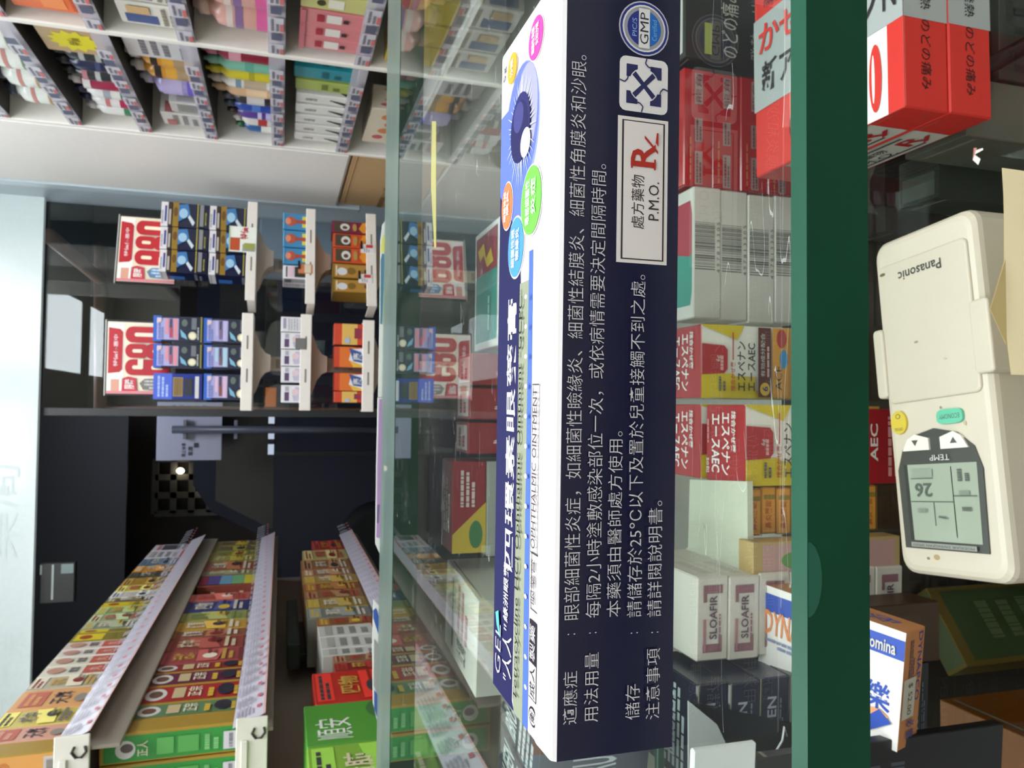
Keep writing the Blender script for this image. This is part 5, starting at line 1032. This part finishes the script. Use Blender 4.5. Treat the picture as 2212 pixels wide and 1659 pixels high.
    # top row
    g = 'white bottles on the sixth right shelf'
    for i in range(5): bottle(2.06 - i * .1, 1.56, .135, .04, '#e4e8e2', '#40445a', 'large white bottle on the right shelf nearest the ceiling, %s from the shop front' % ORD[i], g, [(.25, .38, '#d6d2c8'), (.3, .36, ['#d0a860', '#d0a860', '#6d9a7a', '#6d9a7a', '#6d9a7a'][i]), (.6, .68, '#c88a84')], .55)
    for i in range(3): bottle(2.05 - i * .12, 1.72, .13, .045, '#dfe2e0', '#8f95a4', 'white bottle on the topmost right shelf, %s from the shop front' % ORD[i], 'white bottles on the topmost right shelf', [(.3, .5, '#b9c4cc')], .5)
    # near bay
    g = 'boxes in the near bay of the right shelves'; s_ = 'in the near right bay'
    for i in range(3): boxy(1.535 - i * .052, .91, .125, .05, '#d47f84', 'pink box with a white label %s, %s from the upright' % (s_, ORD[i]), g, [('r', .2, .4, .8, .62, mat('#e2dcd6')), ('r', .25, .66, .75, .76, mat('#a8283a')), ('r', .35, .3, .6, .38, mat('#3a2228')), ('r', .0, .92, 1, 1, mat('#c9707a'))], dp=.05)
    for i in range(4): boxy(1.375 - i * .052, .91, .125, .05, '#c3c27c', 'yellow-green box with a white label %s, %s from the upright' % (s_, ORD[i]), g, [('r', .2, .4, .8, .62, mat('#e2dfcf')), ('e', .5, .72, .2, .06, mat('#3a3a22'))], dp=.05)
    for i in range(2): bottle(1.52 - i * .085, 1.077, .15, .04, '#e2aca0', '#e6c9bc', 'pink bottle with magenta print %s, %s from the upright' % (s_, ORD[i]), g, [(.1, .3, '#d4609a'), (.5, .62, '#8a6a9a'), (.65, .75, '#e0d0c8')], .5)
    for i in range(2): bottle(1.35 - i * .085, 1.077, .15, .04, '#dfa268', '#e0c090', 'orange bottle with blossom print %s, %s of two' % (s_, ORD[i]), g, [(.1, .4, '#e2d4c4'), (.5, .62, '#b23a4a'), (.65, .75, '#c97a8a')], .5)
    for i in range(3): boxy(1.52 - i * .09, 1.243, .11, .08, '#d9d6cc', 'cream box with a navy picture %s, %s from the upright' % (s_, ORD[i]), g, [('r', .1, .4, .5, .9, mat('#3f5488')), ('l', .1, .1, .9, .35, mat('#8d8672'), 2), ('r', .55, .5, .9, .85, mat('#c9a878'))])
    for i in range(2): boxy(1.50 - i * .12, 1.40, .13, .11, '#e0672c', 'orange packet %s, %s from the upright' % (s_, ORD[i]), g, [('r', .1, .3, .9, .6, mat('#e88a50')), ('l', .1, .1, .9, .25, mat('#b84a20'), 1)])
    for i in range(2): boxy(1.51 - i * .12, 1.56, .12, .1, '#b98a72', 'brown packet on a high shelf %s, %s from the upright' % (s_, ORD[i]), g, [('r', .1, .3, .9, .6, mat('#8a5a48'))])
    # bottom deck
    boxy(1.95, .745, .115, .24, '#e3d8c2', 'cream box with pink blossoms on the bottom right shelf', 'boxes on the bottom right shelf', [('e', .2, .7, .06, .12, mat('#d05a6a')), ('e', .4, .6, .07, .14, mat('#d98a5a')), ('e', .6, .5, .07, .14, mat('#d07a5a')), ('e', .8, .65, .06, .1, mat('#d88a4a')), ('l', .1, .1, .9, .3, mat('#b9a890'), 2)])
    for i in range(3): boxy(1.53 - i * .09, .745, .12, .08, '#cfae2a', 'yellow box on the bottom right shelf, %s from the upright' % ORD[i], 'boxes on the bottom right shelf', [('r', .0, .0, 1, .15, mat('#5a4420')), ('r', .1, .5, .9, .8, mat('#dcc03a'))])
    # brown cardboard box
    A = onX(742, 318, .7); O = V3((.7, 2.70, .735)); b = MB(); cb = mat('#bd9c70', .7, var=.08)
    tt = thing('cardboard_box', (.8, 2.43, .735), 'brown cardboard box under the white end panel of the bottle shelves', 'box')
    b.box((.706, 2.70, .605), (0, -.53, 0), (0, 0, .27), (.2, 0, 0), cb, .003); b.prints((.706, 2.70, .605), (0, -.53, 0), (0, 0, .27), [('r', .0, .46, 1, .54, mat('#b99a70', .3)), ('r', .0, .47, .25, .53, mat('#8a6a44')), ('l', .05, .08, .3, .2, mat('#5f6d4a'), 2), ('e', .45, .45, .05, .1, mat('#8f7048'))], .0006); b.build('carton_body', tt)
    b = MB(); b.box((.704, 2.70, .862), (0, -.53, 0), (0, 0, .0015), (.2, 0, 0), cb, .0005); b.build('top_flap', tt)
bottle_shelves()

# ------------------------------------------------------------------ the dark street outside
def street():
    b = MB(); b.bx(-.2, 4.3, 2.86, .4, 4.6, 2.9, mat('#e8f0ff', .5, emit=26)); tag(b.build('street_fill_lamp', loc=(.1, 4.45, 2.86)), 'unseen fill lamp added under the arcade ceiling outside', 'lamp')  # unseen lamp, added to lift the dark street
    b = MB(); b.bx(.6, 3.4, -.02, 1.2, 3.8, 1.16, mat('#8d9aa6', .4), .01); b.prints((.6, 3.4, -.02), (.6, 0, 0), (0, 0, 1.16), [('r', .04, .1, .1, .9, mat('#7d8a96')), ('r', .0, .82, 1, .83, mat('#5d6a74'))], .001); tag(b.build('metal_cabinet', loc=(.9, 3.5, 0)), 'blue-grey metal cabinet outside behind the right tray rack', 'cabinet')
    dk = mat('#141416', .7)
    b = MB(); b.bx(-5, 3.32, -.06, 5, 9, -.02, '#1d1c1b'); tag(struct('floor_street', b), 'dark street paving outside the shop', 'street')
    b = MB(); b.bx(-5, 8.5, -.02, 5, 8.6, 5, '#54463f'); tag(struct('wall_street', b), 'dark brown house wall across the street', 'wall')
    b = MB(); b.bx(-5, 3.32, 2.9, 5, 8.5, 2.95, '#2b2b2d'); tag(struct('ceiling_arcade', b), 'dark arcade ceiling outside', 'ceiling')
    Y = 5.2; A = onY(478, 994, Y); Bq = onY(340, 868, Y)
    t = thing('notice_board', ((A.x + Bq.x) / 2, Y, 0), 'grey-white notice board on a dark pole outside the door', 'notice board')
    b = MB(); b.box(A, (Bq.x - A.x, 0, 0), (0, 0, Bq.z - A.z), (0, .01, 0), mat('#c9cade', .5), .004); k = mat('#4a4a58', .6)
    b.prints(A, (Bq.x - A.x, 0, 0), (0, 0, Bq.z - A.z), [('t', '禁止停車', .06, .55, .3, .62, k, 0, .02), ('t', '車庫', .08, .44, .24, .52, k, 0, .02), ('r', .22, .36, .3, .43, k), ('l', .75, .1, .95, .8, mat('#9a9bb0'), 6)], .001); b.build('panel', t)
    b = MB(); p0 = onY(372, 928, Y - .05); p1 = onY(830, 931, Y - .05); b.tube([p0, (p0.x, p0.y, .0)], .024, mat('#5a5b68', .4), 12)
    b.bx(p0.x - .06, Y - .03, p0.z - .08, p0.x + .06, Y - .002, p0.z - .06, mat('#8d8e98')); b.bx(p0.x - .06, Y - .03, p0.z - .38, p0.x + .06, Y - .002, p0.z - .36, mat('#8d8e98')); b.build('pole', t)
    A = onY(258, 1659, 6.8); Bq = onY(70, 880, 6.8); b = MB(); b.bx(A.x - .5, 6.8, A.z, Bq.x, 6.84, 3, mat('#6a6b72', .5)); struct('trim_2', b, 'dark grey shutter box across the street')
    # lattice gate
    Y = 8.2; A = onY(566, 1104, Y); Bq = onY(336, 992, Y); b = MB(); w_, h_ = Bq.x - A.x, Bq.z - A.z; m = mat('#8f8a84', .6)
    for i in range(4): b.bx(A.x + w_ * i / 3 - .03, Y, A.z, A.x + w_ * i / 3 + .03, Y + .04, Bq.z, m)
    for i in range(7): b.bx(A.x, Y, A.z + h_ * i / 6 - .03, Bq.x, Y + .04, A.z + h_ * i / 6 + .03, m)
    b.bx(A.x, Y + .2, 0, Bq.x, Y + .24, A.z, '#2b2320')
    tag(b.build('lattice_gate', loc=(A.x + w_ / 2, Y, 0)), 'dim square lattice window across the street', 'gate')
    for x, y, lab in ((398, 1017, 'small warm lamp shining in the lattice window'), (443, 1057, 'faint pale lamp low in the lattice window')):
        p = onY(x, y, 8.15); b = MB(); b.lathe(p, [(.012, 0), (.03, .02), (.03, .05), (.012, .07)], mat('#fff2d0', .4, emit=4 if x < 420 else 1), 12); tag(b.build('street_lamp', loc=p), lab, 'lamp')
    # parked navy van
    Y = 6.2; t = thing('parked_van', (-.3, Y + 1, 0), 'dark navy van parked across the street', 'van'); nv = mat('#0a1130', .45)
    b = MB(); out = [(-1.6, .28), (-1.6, .8), (-1.5, 1.0), (-1.05, 1.08), (-.8, 1.55), (-.6, 1.68), (1.6, 1.68), (1.7, 1.5), (1.7, .28)]
    b.prism(out, (0, Y, 0), (1, 0, 0), (0, 0, 1), (0, 1.5, 0), nv); b.build('body', t)
    b = MB(); b.prism([(-.95, 1.1), (-.72, 1.52), (.2, 1.52), (.2, 1.1)], (0, Y - .004, 0), (1, 0, 0), (0, 0, 1), (0, -.004, 0), mat('#101216', .2)); b.prism([(.3, 1.1), (.3, 1.52), (1.5, 1.52), (1.5, 1.1)], (0, Y - .004, 0), (1, 0, 0), (0, 0, 1), (0, -.004, 0), mat('#101216', .2)); b.build('side_window', t)
    for cx in (-1.05, 1.15):
        b = MB(); b.lathe((cx, Y - .02, .3), [(.2, 0), (.3, 0), (.3, .2), (.2, .2)], mat('#0c0c0d', .7), 24, axis=(0, 1, 0)); b.build('wheel', t)
    # awning frame with brown bars
    b = MB(); Y = 4.2; br = mat('#7d5a48', .5); P = lambda x, y, Yq: onY(x, y, Yq)
    for a, c in (((217, 884, Y), (217, 603, Y)), ((217, 603, Y), (104, 508, 3.4)), ((217, 603, Y), (217, 535, Y + .6))): b.tube([P(*a), P(*c)], .03, br, 8)
    b.tube([P(217, 884, Y), P(*(217, 884, Y)) - V3((0, 0, 2.2))], .02, br, 8)
    tag(b.build('awning_frame', loc=P(217, 700, Y)), 'brown tube frame of an awning outside the window', 'awning frame')
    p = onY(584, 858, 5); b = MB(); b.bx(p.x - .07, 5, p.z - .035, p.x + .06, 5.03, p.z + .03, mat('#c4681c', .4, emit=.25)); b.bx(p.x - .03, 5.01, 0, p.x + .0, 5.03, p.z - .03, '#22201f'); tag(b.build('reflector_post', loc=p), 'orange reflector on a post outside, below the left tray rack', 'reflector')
    b = MB(); rr = random.Random(4); p = onY(585, 985, 5.6); q = onY(585, 885, 5.6); z0 = p.z
    b.bx(p.x, 5.6, z0 - .02, q.x, 5.63, z0 + .02, '#1a1c22')
    for i in range(3):
        xa = p.x + (q.x - p.x) * (i + .1) / 3; b.bx(xa, 5.59, z0 - .02, xa + (q.x - p.x) * .22, 5.6, z0 + .02, mat('#cfdcf2', .3, emit=.6))
    b.bx(p.x, 5.61, 0, p.x + .03, 5.63, z0 - .02, '#1a1c22'); b.bx(q.x - .03, 5.61, 0, q.x, 5.63, z0 - .02, '#1a1c22')
    tag(b.build('light_bar', loc=((p.x + q.x) / 2, 5.6, z0)), 'low bar of pale lit strips outside, beside the notice board pole', 'light bar')
    # door closer box inside the door head
    b = MB(); A = onY(162, 1300, 3.27); Bq = onY(88, 1215, 3.27); gm = mat('#2e302f', .3, .3)
    b.box((A.x, 3.26, A.z), (Bq.x - A.x, 0, 0), (0, 0, Bq.z - A.z), (0, .03, 0), gm, .004); b.prints((A.x, 3.26, A.z), (Bq.x - A.x, 0, 0), (0, 0, Bq.z - A.z), [('r', .72, .05, .95, .4, mat('#7f9090')), ('r', .1, .6, .95, .66, mat('#a9b4b0')), ('r', .72, .93, .95, .99, mat('#a9b4b0'))], .001)
    tag(b.build('door_closer', loc=A), 'small dark door closer at the top of the glass door', 'door closer')
street()
